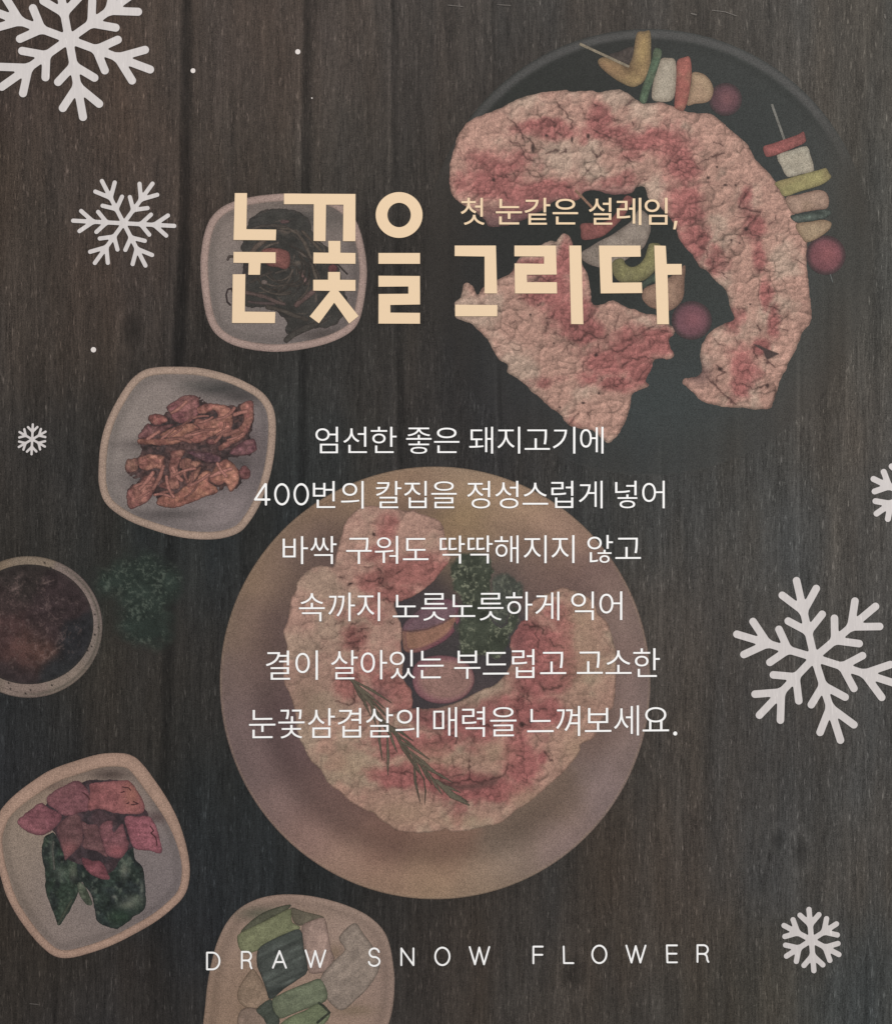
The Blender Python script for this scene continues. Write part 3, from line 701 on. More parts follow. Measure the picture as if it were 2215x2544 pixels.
crB = [(2.6, P5([(1080,440),(1120,470),(1100,520),(1130,580),(1120,620)])), (2.4, P5([(1020,450),(1060,470),(1100,465)])), (2.4, P5([(1130,480),(1170,490),(1150,520)])),
 (3.0, P5([(1040,960),(1050,1020),(1075,1045)])), (3.4, P5([(1130,890),(1160,930),(1220,930),(1300,910)])), (2.6, P5([(1290,860),(1320,830),(1390,815)])),
 (2.0, P5([(1210,560),(1240,610),(1320,620)])), (2.4, P5([(1000,920),(1010,940)])), (2.2, P5([(970,1020),(1010,990)])), (2.4, P5([(970,1090),(975,1130)])),
 (3.0, P5([(1000,1180),(1010,1200),(1045,1195)])), (2.4, P5([(1110,1090),(1180,1080)])), (2.2, P5([(960,1420),(1010,1430),(1020,1460)])), (2.0, P5([(1175,1400),(1200,1440),(1230,1470)])),
 (3.0, P5([(370,1620),(470,1635),(540,1620),(620,1600),(680,1625),(760,1610),(830,1580),(880,1570),(905,1490),(930,1500)])),
 (2.2, P5([(400,1590),(480,1585),(560,1570)])), (1.8, P5([(615,1400),(615,1520),(620,1600)])), (1.8, P5([(490,1450),(500,1510)])), (2.4, P5([(380,1250),(400,1310),(370,1320)])),
 (2.2, P5([(480,1270),(520,1300),(510,1330)])), (2.0, P5([(640,1280),(650,1310)])), (2.4, P5([(240,1080),(250,1130),(300,1160)])), (2.4, P5([(130,1560),(150,1540),(190,1550),(220,1590)])),
 (2.0, P5([(345,1720),(350,1770)])), (2.0, P5([(40,1420),(70,1405)])), (2.4, P5([(380,1130),(420,1180),(400,1220)])), (2.0, P5([(860,1090),(870,1120)])),
 (2.0, P5([(290,1340),(400,1330)])), (2.0, P5([(560,1130),(610,1150)])), (2.2, P5([(700,1180),(770,1210)])), (2.0, P5([(20,1900),(25,1860)]))]
def exB(X, Y, c):
    # fold shadow under the upper flap
    d = lined(X, Y, P5([(400,1640),(540,1660),(680,1650),(800,1620)]))
    c = mixc(c, (78, 62, 58), np.exp(-(d / 9) ** 2) * 0.6)
    for x, y, rx, ry in [(870,1900,70,50),(1000,2020,90,36),(1150,2040,60,18),(1300,1980,40,24),(1430,1860,40,40),(1440,1650,60,80),(1440,1530,50,60),(1080,1880,70,34),(1230,1870,50,30)]:
        c = mixc(c, (152, 132, 108), np.exp(-(((X - x) / rx) ** 2 + ((Y - y) / ry) ** 2)) * 0.42)
    c = mixc(c, (96, 66, 66), np.exp(-(((X - 1285) / 26) ** 2 + ((Y - 1600) / 50) ** 2)) * 0.5)
    c = mixc(c, (100, 68, 68), np.exp(-(((X - 1120) / 110) ** 2 + ((Y - 1775) / 28) ** 2)) * 0.5)
    return c
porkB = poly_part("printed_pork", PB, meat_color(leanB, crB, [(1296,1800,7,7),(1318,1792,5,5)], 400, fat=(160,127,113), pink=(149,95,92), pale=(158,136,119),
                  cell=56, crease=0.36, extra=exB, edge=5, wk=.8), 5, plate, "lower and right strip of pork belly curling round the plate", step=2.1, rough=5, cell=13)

# onions
def onion_color(cx, cy, rx, ry, base, rim, seed, squash=1.0):
    def f(X, Y, s):
        c = np.zeros(X.shape + (3,)) + np.array(base, float)
        c = c * (1 + (fbm(X, Y, 18, seed, 3) - .5) * .2)[..., None]
        q = np.hypot((X - cx) / rx, (Y - cy) / ry) + (fbm(X, Y, 40, seed + 1, 2) - .5) * .08
        ring = np.abs(((q * 5.2) % 1.0) - 0.5) * 2
        c = mixc(c, np.array(base) * 0.72, (1 - sst(0, .22, ring)) * .55)
        c = mixc(c, rim, sst(.62, 1.0, q) * .8)
        return mixc(c, (70, 50, 54), np.clip(np.exp(s / 3.0) * .75, 0, 1))
    return f
on1 = P5([(118,600),(112,500),(135,440),(180,395),(290,300),(400,262),(490,270),(540,320),(548,400),(520,480),(450,560),(370,610),(270,652),(180,665),(130,645)])
def on1c(X, Y, s):
    up = sst(-6, 6, lined(X, Y, [(0, 0), (1, 1)]) * 0 + (Y - np.interp(X, [997, 1020, 1060, 1100, 1140], [1566, 1569, 1563, 1548, 1520])))
    c = mixc(np.zeros(X.shape + (3,)) + np.array((112, 88, 94.)), (142, 106, 90), up)
    c = c * (1 + (fbm(X, Y, 16, 31, 3) - .5) * .26)[..., None]
    dl = np.abs(Y - np.interp(X, [997, 1020, 1060, 1100, 1140], [1566, 1569, 1563, 1548, 1520]))
    c = mixc(c, (70, 50, 50), np.exp(-(dl / 1.8) ** 2) * .7)
    rt = sst(-16, -3, s) * sst(1040, 1130, X + (Y - 1540) * .6)
    c = mixc(c, (122, 74, 88), rt * .85)
    c = mixc(c, (92, 60, 70), np.exp(-((s + 9) / 2.0) ** 2) * .45)
    return mixc(c, (62, 48, 52), np.clip(np.exp(s / 3.0) * .75, 0, 1))
poly_part("onion_wedge", on1, on1c, 6, plate, "purple rimmed onion wedge above the round onion slice", step=2.2)
poly_part("onion_ring", P5([(190,850),(200,770),(250,715),(330,688),(430,682),(540,705),(620,760),(650,830),(645,900),(600,970),(520,1020),(430,1040),(330,1030),(250,990),(205,930)]),
          onion_color(1108, 1690, 84, 60, (144, 112, 104), (128, 86, 94), 33), 6, plate, "round onion slice with rings at the heart of the plate", step=2.0)

# parsley
def curl_color(base, light, seed, fade=None, amp=1.0, thr=.52, fl=10):
    def f(X, Y, s):
        wx = (fbm(X, Y, 14, seed, 3) - .5) * 26; wy = (fbm(X, Y, 14, seed + 1, 3) - .5) * 26
        n = fbm(X + wx, Y + wy, 8, seed + 2, 3)
        ridge = (1 - np.abs(n - .5) * 7) * sst(.35, .75, vn(X / 7, Y / 7, seed + 6)) * 1.5
        patch = sst(.28, .50, fbm(X, Y, 46, seed + 3, 3))
        c = np.zeros(X.shape + (3,)) + np.array(base, float)
        c = c * (1 + (fbm(X, Y, 30, seed + 4, 3) - .5) * .5)[..., None]
        c = mixc(c, light, np.clip(ridge, 0, 1) * patch * amp)
        if fade is not None: c = c + (fade(X, Y) - c) * sst(-fl, 0, s)[..., None]
        return c
    return f
poly_part("parsley", [(1118,1395),(1150,1372),(1200,1370),(1222,1385),(1232,1420),(1250,1450),(1268,1470),(1275,1500),(1290,1515),(1290,1550),(1270,1580),(1262,1610),(1240,1640),(1200,1632),(1150,1630),
          (1135,1600),(1130,1560),(1140,1530),(1140,1490),(1122,1460),(1116,1425)],
          curl_color((62, 66, 56), (130, 132, 112), 41, lambda X, Y: plate_color(X, Y), .9), 7, plate, "curly parsley sprig beside the onions", step=1.9, rough=16, cell=12)
poly_part("parsley", [(1232,1420),(1290,1440),(1300,1480),(1275,1500),(1262,1540),(1240,1560),(1215,1530),(1215,1470)],
          curl_color((66, 68, 62), (126, 128, 112), 43, lambda X, Y: plate_color(X, Y), .55), 8, plate, "darker parsley tuft at the right of the sprig", step=1.9, rough=16, cell=12)

# rosemary
rng = np.random.RandomState(5)
stem = np.array([(866,1684),(905,1722),(930,1760),(965,1805),(1003,1850),(1040,1895),(1080,1940),(1118,1968),(1142,1985)], float)
def along(t):
    seg = np.hypot(*np.diff(stem, axis=0).T); cum = np.concatenate([[0], np.cumsum(seg)]); d = t * cum[-1]
    p = np.array([np.interp(d, cum, stem[:, 0]), np.interp(d, cum, stem[:, 1])])
    q = np.array([np.interp(min(d + 5, cum[-1]), cum, stem[:, 0]), np.interp(min(d + 5, cum[-1]), cum, stem[:, 1])])
    return p, q - p
needles = []
for t, ln, an in [(0.0,125,-16),(0.02,110,-5),(0.03,70,18),(0.05,90,8),(0.1,70,28),(0.14,90,-12),(0.2,60,22),(0.25,75,10),(0.3,110,40),(0.33,70,-8),(0.36,80,-22),
                  (0.38,70,24),(0.42,85,-14),(0.45,75,12),(0.5,85,-20),(0.52,80,14),(0.56,95,-12),(0.6,70,16),(0.62,115,36),(0.64,85,-18),(0.68,60,12),(0.7,85,-24),(0.76,60,10),(0.78,80,-8),(0.84,60,-16),(0.86,50,10),(0.93,50,-8)]:
    p, dv = along(t)
    if np.hypot(*dv) < 1e-3: dv = np.array([1, 1.])
    a = math.atan2(dv[1], dv[0]) + math.radians(an)
    mid = p + ln * 0.55 * np.array([math.cos(a), math.sin(a)])
    a2 = a + math.radians(an * -0.25)
    needles.append((p, mid, p + ln * np.array([math.cos((a + a2) / 2), math.sin((a + a2) / 2)]), 3.6))
needles.append((np.array([962.,1828]), np.array([964.,1880]), np.array([963.,1926]), 3.8))
needles.append((np.array([1052.,1930]), np.array([1057.,1965]), np.array([1054.,2006]), 2.2))
needles.append((np.array([1085.,1940]), np.array([1122.,1975]), np.array([1165.,2000]), 8.5))
def tap(X, Y, a, b, r0, r1):
    dx, dy = b[0] - a[0], b[1] - a[1]; L = dx * dx + dy * dy + 1e-9
    t = np.clip(((X - a[0]) * dx + (Y - a[1]) * dy) / L, 0, 1)
    return np.hypot(X - a[0] - t * dx, Y - a[1] - t * dy) - (r0 + (r1 - r0) * t), t
def ros_field(X, Y):
    best = np.full(X.shape, 1e9); lit = np.zeros(X.shape)
    for i, (a, m, b, r) in enumerate(needles):
        for u, v, r0, r1 in ((a, m, r * .55, r), (m, b, r, r * .25)):
            s, t = tap(X, Y, u, v, r0, r1)
            k = s < best; best = np.where(k, s, best); lit = np.where(k, 0.5 + 0.5 * math.sin(i * 2.4), lit)
    s = lined(X, Y, [tuple(p) for p in stem]) - 3.0
    return np.minimum(best, s), lit
def ros_col(X, Y):
    s, lit = ros_field(X, Y)
    c = mixc(np.zeros(X.shape + (3,)) + np.array((88, 82, 70.)), (108, 101, 86), lit)
    return mixc(c, (66, 56, 50), np.clip(np.exp(s / 1.4) * .85, 0, 1))
part("rosemary_sprig", lambda X, Y: ros_field(X, Y)[0], (850, 1670, 1185, 2012), 1.8, ros_col, 8, M_FOOD, plate,
     "thin rosemary sprig lying across the pork on the plate")

# ---------------------------------------------------------------- bowls
def rim_part(P, wd, color, layer, parent, wfun=None):
    P = smooth(P, 6)
    def sdf(X, Y):
        s = sdpoly(X, Y, P); ww = wd if wfun is None else wfun(X, Y)
        return np.maximum(s, -(s + ww))
    def col(X, Y):
        s = sdpoly(X, Y, P); ww = wd if wfun is None else wfun(X, Y)
        c = np.zeros(X.shape + (3,)) + np.array(color, float)
        c = c * (1 + (fbm(X, Y, 60, 77, 3) - .5) * .14)[..., None]
        c = mixc(c, c * 1.07, np.exp(-((s + ww * .55) / (ww * .3)) ** 2))
        c = mixc(c, c * .78, np.exp(s / 1.6) * .9)
        return mixc(c * 1.10 + np.array((2, 1, 3.)), c * .86, np.exp(-((s + ww) / 1.8) ** 2) * .8)
    return part("rim", sdf, bbox(P, 3), 2.8, col, layer, M_BOWL, parent)

def bowl(P, inner, shades, layer, label, rimw, rimc, wfun=None, rim=True):
    PP = smooth(P, 6)
    def sdf(X, Y): return sdpoly(X, Y, PP)
    def col(X, Y):
        s = sdf(X, Y)
        c = rbf(X, Y, inner, 3, 20, 13, 80) if isinstance(inner, list) else np.zeros(X.shape + (3,)) + np.array(inner, float)
        c = c * (1 + (fbm(X, Y, 70, 15, 3) - .5) * .06)[..., None]
        c = mixc(c, c * .80, np.exp(-((s + rimw + 8) / 12.0) ** 2) * .55)
        for x, y, rx, ry, cc, am in shades:
            c = mixc(c, cc, np.exp(-(((X - x) / rx) ** 2 + ((Y - y) / ry) ** 2)) * am)
        c = mixc(c, c * .74, np.clip(np.exp(s / 1.6), 0, 1) * .9)
        c = c.mean(-1, keepdims=True) * .12 + c * .88
        return c * 1.10 + np.array((1, 1, 0.))
    o = part("printed_bowl", sdf, bbox(PP, 3), 3.5, col, layer, M_BOWL, poster, label)
    if rim: rim_part(P, rimw, rimc, layer + 0.5, o, wfun)
    return o

# bowl of dark greens
B1 = [(498,665),(501,619),(511,570),(529,535),(563,508),(621,490),(698,481),(762,482),(826,495),(865,520),(884,548),(898,585),(909,640),(911,691),(903,755),
      (890,801),(865,829),(814,853),(750,868),(685,874),(621,868),(570,853),(534,827),(514,789),(503,730)]
bw1 = bowl(B1, [(560,650,(118,107,102)),(560,800,(112,102,98)),(700,830,(110,100,98)),(850,560,(104,94,90)),(860,700,(100,90,88)),(620,540,(118,104,98)),(780,520,(112,100,94))],
           [(745,545,90,24,(66,62,60),.9),(800,830,60,16,(70,62,60),.8),(640,700,60,90,(76,70,68),.5)], 3,
           "rounded square bowl of dark seasoned greens behind the cream title", 19, (134,116,107))
B1V = lambda p: V(480, 460, 3.896, p)
G1 = B1V([(500,430),(560,330),(640,270),(740,240),(860,230),(980,245),(1090,300),(1130,400),(1190,500),(1290,600),(1370,720),(1420,860),(1430,980),(1470,1060),(1500,1150),
          (1440,1260),(1380,1350),(1250,1380),(1100,1400),(960,1440),(900,1400),(920,1330),(830,1240),(700,1180),(560,1180),(470,1120),(480,960),(520,880),(480,800),(500,680),(470,600),(490,520)])
def greens_c(X, Y, s):
    c = np.zeros(X.shape + (3,)) + np.array((58, 56, 53.))
    c = c * (1 + (fbm(X, Y, 26, 51, 4) - .5) * .5)[..., None]
    # noodly strands turning round the bowl
    dx = X - 690; dy = Y - 690; r = np.hypot(dx, dy); a = np.arctan2(dy, dx)
    rr = r + (fbm(X, Y, 60, 52, 3) - .5) * 70
    st = vn(rr / 5.0, a * 2.2 + rr * .01, 53)
    c = mixc(c, (98, 86, 78), sst(.66, .92, st) * sst(.4, .62, fbm(X, Y, 50, 54, 3)) * .8)
    c = mixc(c, (38, 37, 36), sst(.75, .95, vn(rr / 6.0 + 40, a * 3, 55)) * .5)
    return mixc(c, (50, 44, 42), np.clip(np.exp(s / 3.0) * .6, 0, 1))
poly_part("seasoned_greens", G1, greens_c, 5, bw1, "tangle of dark seasoned greens", step=2.1, rough=14, cell=14)
def strand(pts, r, base, layer, parent, name="stem", label=None, dark=(48, 42, 40), step=1.8):
    pts = [tuple(p) for p in pts]
    def sdf(X, Y): return lined(X, Y, pts) - r * (0.8 + 0.4 * vn(X / 18, Y / 18, 3))
    def col(X, Y):
        s = sdf(X, Y); c = np.zeros(X.shape + (3,)) + np.array(base, float)
        c = c * (1 + (fbm(X, Y, 9, 6, 3) - .5) * .4)[..., None]
        return mixc(c, dark, np.clip(np.exp(s / 1.8) * .8, 0, 1))
    return part(name, sdf, bbox(pts, r * 1.5 + 2), step, col, layer, M_FOOD, parent, label)
for si, (pts, r, c) in enumerate([
    ([(820,410),(920,420),(1010,470),(1080,560),(1130,680),(1160,800),(1190,900)], 4.5, (88,80,72)),
    ([(1060,450),(1150,540),(1240,640),(1290,700)], 4, (82,74,66)),
    ([(540,440),(640,400),(760,390),(900,400)], 4, (78,72,66)),
    ([(580,640),(620,590),(680,540)], 7, (92,80,72)),
    ([(1040,840),(1070,900),(1100,940)], 6, (112,90,86)),
    ([(520,1040),(700,1080),(800,1130),(880,1150)], 5, (88,74,70)),
    ([(540,1130),(640,1140),(780,1150)], 3.5, (84,72,70)),
    ([(720,1180),(880,1220),(1000,1270),(1100,1300)], 5, (74,68,62)),
    ([(1000,1160),(1080,1090),(1160,1030)], 7, (96,78,74)),
    ([(900,1500),(960,1450),(1060,1400),(1160,1360),(1280,1290)], 7, (66,62,58)),
    ([(1400,770),(1450,820),(1490,860)], 2, (58,52,50)),
    ([(490,850),(500,800),(540,770)], 3.5, (60,54,52)),
    ([(335,720),(350,690),(390,690)], 3.0, (84,74,70)),
    ([(335,1010),(320,1060),(330,1130),(360,1160)], 2.2, (62,52,52)),
    ([(335,1010),(370,1000),(385,1030)], 2.2, (62,52,52)),
    ([(800,850),(900,820),(960,760),(980,680)], 3, (82,76,70)),
    ([(560,940),(660,880),(760,840)], 3, (76,70,64))]):
    strand(B1V(pts), r, c, 5.4 + si * .08, bw1)
poly_part("carrot_slice", [(655,619),(685,616),(714,624),(721,640),(719,660),(708,669),(690,664),(672,662),(656,652),(648,634)],
          piece_color((134,84,76), (66,46,44), (124,76,70), .18, 14, 4, .7, 55), 8.2, bw1, "orange red carrot slice among the greens")
poly_part("chilli_slice", B1V([(1310,790),(1350,765),(1395,790),(1390,830),(1340,850),(1310,830)]), piece_color((106,62,62), (56,42,42), nz=.3, seed=56), 8.2, bw1)
poly_part("garlic_bit", B1V([(660,930),(690,915),(720,935),(700,960),(670,955)]), piece_color((108,94,88), (60,52,50), nz=.3, seed=57), 8.2, bw1)
poly_part("chilli_slice", B1V([(840,350),(880,335),(930,345),(920,365),(860,372)]), piece_color((92,70,68), (56,46,46), nz=.3, seed=58), 8.2, bw1)

# bowl of seasoned radish strips
B2 = [(245,1177),(250,1105),(266,1046),(291,995),(322,948),(355,921),(394,912),(445,911),(497,914),(561,929),(612,950),(651,974),(674,1003),(684,1036),(685,1085),
      (679,1144),(665,1203),(643,1259),(614,1304),(590,1325),(548,1338),(497,1340),(445,1334),(394,1321),(330,1298),(286,1272),(260,1246),(248,1213)]
bw2 = bowl(B2, [(330,1050,(124,113,108)),(450,940,(122,110,106)),(600,1000,(112,102,100)),(300,1200,(124,114,110)),(420,1300,(112,102,102)),(560,1290,(124,112,112)),(640,1100,(112,102,104))],
           [(545,965,70,18,(56,54,54),.95),(600,985,50,16,(58,54,54),.8),(500,955,50,12,(76,72,70),.7),(420,1278,80,14,(70,64,64),.75),(560,1130,100,90,(70,60,60),.55),(430,1105,110,14,(56,48,50),.9),
            (350,1180,40,60,(84,76,76),.5),(625,1095,20,30,(80,68,70),.5),(600,1150,30,16,(70,64,64),.7),(450,1190,110,40,(60,54,56),.8)], 3,
           "rounded bowl of reddish seasoned radish strips left of the text", 19, (137,119,105))
B2V = lambda p: V(240, 900, 3.896, p)
poly_part("radish_heap", B2V([(420,760),(500,600),(640,520),(700,420),(860,340),(980,350),(1060,400),(1280,430),(1440,385),(1510,400),(1520,560),(1500,720),(1540,800),(1500,880),(1300,920),(1300,960),(1370,1060),(1480,1050),(1450,1120),
   (1340,1220),(1260,1200),(1140,1250),(900,1350),(680,1390),(600,1340),(540,1290),(380,1400),(310,1350),(300,1230),(400,1140),(300,1060),(300,960),(400,920),(420,830)]),
   piece_color((82,60,58), (46,38,38), (62,50,50), .5, 12, 9, .5, 59, hl=.45, hlc=(118,84,78)), 4.5, bw2, "dark gaps and small shreds between the radish strips", step=2.1, rough=22, cell=12)
RAD = [([(680,440),(730,390),(780,360),(870,320),(970,330),(1000,400),(1000,470),(960,540),(880,590),(800,590),(740,560),(710,500)], (122,84,80), "crumpled piece at the top"),
 ([(980,430),(1080,400),(1180,400),(1290,440),(1320,540),(1310,640),(1290,715),(1180,700),(1080,735),(1000,778),(920,775),(862,740),(900,690),(1000,650),(940,600),(960,540),(1040,560),(1110,555),(1170,520),(1140,470),(1060,490),(990,500)], (142,100,84), None),
 ([(1380,430),(1440,375),(1505,378),(1525,470),(1500,610),(1430,730),(1310,800),(1200,860),(1180,810),(1290,740),(1300,660),(1370,640),(1420,560),(1410,490)], (144,100,86), "long curled strip on the right"),
 ([(610,710),(680,660),(800,610),(900,590),(1010,600),(1000,650),(870,700),(830,760),(740,800),(600,802),(420,792),(398,740),(520,735),(640,740),(720,735)], (142,100,82), None),
 ([(500,520),(570,500),(640,510),(690,560),(640,600),(560,605),(510,570)], (136,90,80), None),
 ([(400,740),(440,660),(500,590),(560,620),(640,610),(780,590),(700,640),(620,690),(540,720)], (112,78,76), None),
 ([(400,930),(500,890),(650,905),(655,960),(640,1040),(560,1030),(480,1050),(410,1010)], (138,98,82), None),
 ([(278,1010),(295,940),(340,935),(400,935),(410,1000),(390,1050),(300,1068)], (126,94,80), None),
 ([(720,870),(780,845),(860,855),(830,920),(795,1000),(790,1080),(810,1200),(780,1230),(700,1230),(600,1200),(640,1160),(710,1120),(695,1010),(715,930)], (138,98,84), None),
 ([(820,940),(910,935),(915,1015),(860,1030),(800,1025)], (136,100,82), None),
 ([(920,960),(1015,960),(980,1015),(925,1025)], (132,96,80), None),
 ([(935,1060),(1010,1005),(1010,1050),(950,1150),(885,1165),(895,1110)], (134,96,80), None),
 ([(1180,970),(1240,940),(1300,960),(1370,1040),(1385,1130),(1355,1200),(1310,1250),(1272,1235),(1245,1170),(1170,1195),(1090,1150),(1105,1080)], (142,100,82), None),
 ([(585,1330),(640,1290),(760,1270),(850,1200),(960,1140),(1030,1050),(1110,1065),(1090,1150),(1165,1210),(1160,1268),(1010,1320),(830,1392),(700,1412),(595,1382)], (144,102,82), "broad diagonal strip along the lower side"),
 ([(1385,1045),(1440,1000),(1490,1070),(1470,1130),(1395,1125)], (124,86,80), None),
 ([(290,1280),(330,1210),(420,1160),(470,1100),(560,1110),(572,1220),(500,1340),(420,1390),(345,1422),(300,1380)], (138,96,84), None),
 ([(1290,880),(1350,810),(1490,735),(1545,780),(1535,865),(1400,905)], (108,76,78), None),
 ([(1060,760),(1100,735),(1165,760),(1150,795),(1080,790)], (126,88,80), None),
 ([(880,870),(1000,860),(1180,900),(1200,970),(1100,985),(1010,950)], (96,74,76), None)]
for i, (pp, cc, lb) in enumerate(RAD):
    poly_part("radish_strip", B2V(pp), piece_color((cc[0] * 1.08, cc[1] * 1.02, cc[2] * 1.03), (58,42,42), (cc[0] * .94, cc[1] * .84, cc[2] * .90), .36, 9, 2.4, .85, 60 + i, line=.12, lang=-25, lscale=5,
              hl=.30, hlc=(166,128,114)), 5 + (i % 3) * .4 + i * .04, bw2, lb, step=2.0, rough=5, cell=9)

rg = np.random.RandomState(21)
def curve(x, y, ang, ln, bend):
    a = math.radians(ang); pts = [(x, y)]
    for k in range(5):
        a += math.radians(bend) / 5; x += math.cos(a) * ln / 5; y += math.sin(a) * ln / 5; pts.append((x, y))
    return pts
heapU = smooth(B2V([(420,760),(500,600),(640,520),(700,420),(860,340),(980,350),(1060,400),(1280,430),(1440,385),(1500,520),(1440,700),(1250,800),(900,790),(600,790)]), 3)
heapL = smooth(B2V([(400,950),(650,900),(860,870),(1150,900),(1300,980),(1360,1150),(1240,1160),(1140,1230),(900,1340),(660,1390),(560,1300),(420,1380),(320,1340),(330,1220),(460,1100)]), 3)
n_ok = 0
while n_ok < 34:
    H_ = heapU if n_ok < 17 else heapL
    x = rg.uniform(H_[:, 0].min(), H_[:, 0].max()); y = rg.uniform(H_[:, 1].min(), H_[:, 1].max())
    ang = (rg.uniform(-38, 0) if n_ok < 17 else rg.choice([rg.uniform(-55, -20), rg.uniform(60, 110)]))
    pts = curve(x, y, ang, rg.uniform(28, 62), rg.uniform(-50, 50))
    P_ = np.array(pts)
    if (sdpoly(P_[:, 0], P_[:, 1], H_) > -3).any(): continue
    k = rg.uniform(.82, 1.14)
    strand(pts, rg.uniform(2.6, 5.0), (154 * k, 108 * k, 98 * k), 6.6 + n_ok * .05, bw2, "radish_strip", dark=(72, 50, 48), step=1.8)
    n_ok += 1
for i in range(26):
    r0 = rg.uniform(22, 82); a0 = rg.uniform(-150, 110); x = 695 + r0 * math.cos(math.radians(a0)); y = 680 + r0 * .95 * math.sin(math.radians(a0))
    k = rg.uniform(.6, 1.25)
    strand(curve(x, y, a0 + 90 + rg.uniform(-25, 25), rg.uniform(40, 90), rg.uniform(40, 90)), rg.uniform(1.6, 3.2), (80 * k, 72 * k, 65 * k), 6.8 + i * .04, bw1, "stem", dark=(40, 37, 36), step=1.8)

# sauce bowl
SC = (72, 1557.5)
def el(cx, cy, rx, ry, n=40): return [(cx + rx * math.cos(2 * math.pi * i / n), cy + ry * math.sin(2 * math.pi * i / n)) for i in range(n)]
sb_o = el(72, 1557.5, 183, 176)
def sauce_col(X, Y):
    q = (np.hypot((X - 72) / 183, (Y - 1557.5) / 176) - 1) * 178
    c = rbf(X, Y, [(-20,1400,(124,108,92)),(72,1392,(128,114,100)),(190,1440,(124,110,104)),(236,1530,(128,114,108)),(240,1600,(122,110,102)),(180,1690,(130,116,106)),(60,1718,(130,114,106)),(-40,1700,(124,110,100))], 3, 0, 1, 20)
    c = c * (1 + (fbm(X, Y, 20, 66, 3) - .5) * .12)[..., None]
    ang = np.degrees(np.arctan2(Y - 1557, X - 72))
    right = sst(-75, -40, ang) * (1 - sst(70, 110, ang)); bot = sst(60, 80, ang)
    c = mixc(c, (84, 78, 70), np.exp(-((q + 8) / 3) ** 2) * .75 * right)
    c = mixc(c, (92, 80, 74), np.exp(-((q + 13) / 1.6) ** 2) * .5 * bot)
    f1, f2, rid, _, _ = voro(X, Y, 24, 67)
    c = mixc(c, (40, 36, 34), (1 - sst(.08, .13, f1)) * (rid > .45) * (q < -7))
    return mixc(c, c * .6, np.clip(np.exp(q / 2), 0, 1) * .9)
sb = part("printed_bowl", lambda X, Y: (np.hypot((X - 72) / 183, (Y - 1557.5) / 176) - 1) * 178, (-90, 1378, 258, 1736), 2.6, sauce_col, 3, M_BOWL, poster,
          "round speckled bowl of dark sauce cut by the left edge")
def sauce_in(X, Y): return (np.hypot((X - 72) / 161, (Y - 1551) / 149) - 1) * 154
def sauce_c2(X, Y):
    s = sauce_in(X, Y)
    c = rbf(X, Y, [(60,1430,(54,50,49)),(150,1480,(58,50,52)),(200,1600,(44,46,50)),(150,1680,(44,47,50)),(60,1620,(84,64,62)),(10,1560,(76,60,60)),(40,1680,(56,50,52)),(0,1500,(62,54,54)),(110,1570,(60,51,53)),(90,1610,(88,68,62))], 3, 14, 7, 22)
    wx = (fbm(X, Y, 20, 70, 3) - .5) * 40
    n = fbm(X + wx, Y - wx, 17, 71, 3); ridge = np.clip(1 - np.abs(n - .5) * 16, 0, 1)
    c = mixc(c, (112, 98, 96), ridge * sst(.46, .68, fbm(X, Y, 34, 72, 3)) * sst(8, 40, -s) * .6)
    c = mixc(c, (110, 100, 98), sst(.80, .9, vn(X / 4.5, Y / 4.5, 73)) * sst(6, 40, -s) * .45)
    for pts in ([(30,1467),(48,1458),(58,1450)], [(108,1450),(122,1446),(134,1441)], [(118,1636),(126,1626),(140,1612),(160,1602)]):
        d = lined(X + (vn(X / 6, Y / 6, 74) - .5) * 8, Y, pts)
        c = mixc(c, (134, 120, 116), np.exp(-(d / 2.0) ** 2) * .5)
    lum = fbm(X, Y, 15, 76, 4); c = c * ((1 + (lum - .5) * .6)[..., None]) * np.array((.93, .88, .86))
    return mixc(c, (58, 54, 50), np.clip(np.exp(s / 3.5), 0, 1) * .7)
part("sauce", sauce_in, (-90, 1400, 236, 1702), 2.2, sauce_c2, 4, M_FOOD, sb, "dark glossy sauce filling the speckled bowl")
poly_part("printed_herbs", [(222,1420),(285,1375),(350,1352),(420,1370),(465,1425),(470,1475),(450,1510),(440,1545),(440,1590),(405,1625),(340,1618),(285,1590),(265,1545),(275,1505),(245,1490),(225,1465)],
          curl_color((43, 51, 46), (104, 112, 100), 81, lambda X, Y: wood_color(X, Y), .52, fl=48), 2.5, poster, "dim dark green parsley lying right of the sauce bowl", step=2.2, rough=34, cell=26)

# bowl of pink radish and greens
B3 = [(-17,2083),(-11,2045),(0,2016),(28,1983),(70,1949),(126,1913),(195,1888),(251,1873),(301,1871),(332,1879),(355,1899),(379,1930),(413,1980),(441,2033),(460,2089),
      (471,2145),(470,2189),(459,2223),(435,2251),(391,2287),(335,2320),(279,2348),(223,2368),(173,2380),(138,2376),(110,2357),(78,2323),(42,2273),(17,2225),(3,2181),(-8,2139)]
bw3 = bowl(B3, [(40,2100,(132,116,104)),(60,2230,(124,108,98)),(200,2300,(122,108,104)),(200,2200,(124,112,108)),(380,2120,(112,102,102)),(400,2200,(112,101,102)),(330,1960,(124,108,100)),(120,1960,(132,112,98))],
           [(275,1924,46,14,(74,62,58),.95),(130,1950,70,12,(92,72,68),.5),(390,2030,26,14,(78,62,62),.8),(240,2025,70,14,(46,46,50),.9),(250,2160,110,110,(90,82,80),.35)], 3,
           "rounded bowl of pink pickled radish and green leaves at lower left", 22, (139,116,101), wfun=lambda X, Y: 20 + 14 * sst(2150, 1950, Y) * 1.0)
B3V = lambda p: V(0, 1860, 3.584, p)
def hl_shade(L): return [(x, y, rx, ry, c, a) for x, y, rx, ry, c, a in L]
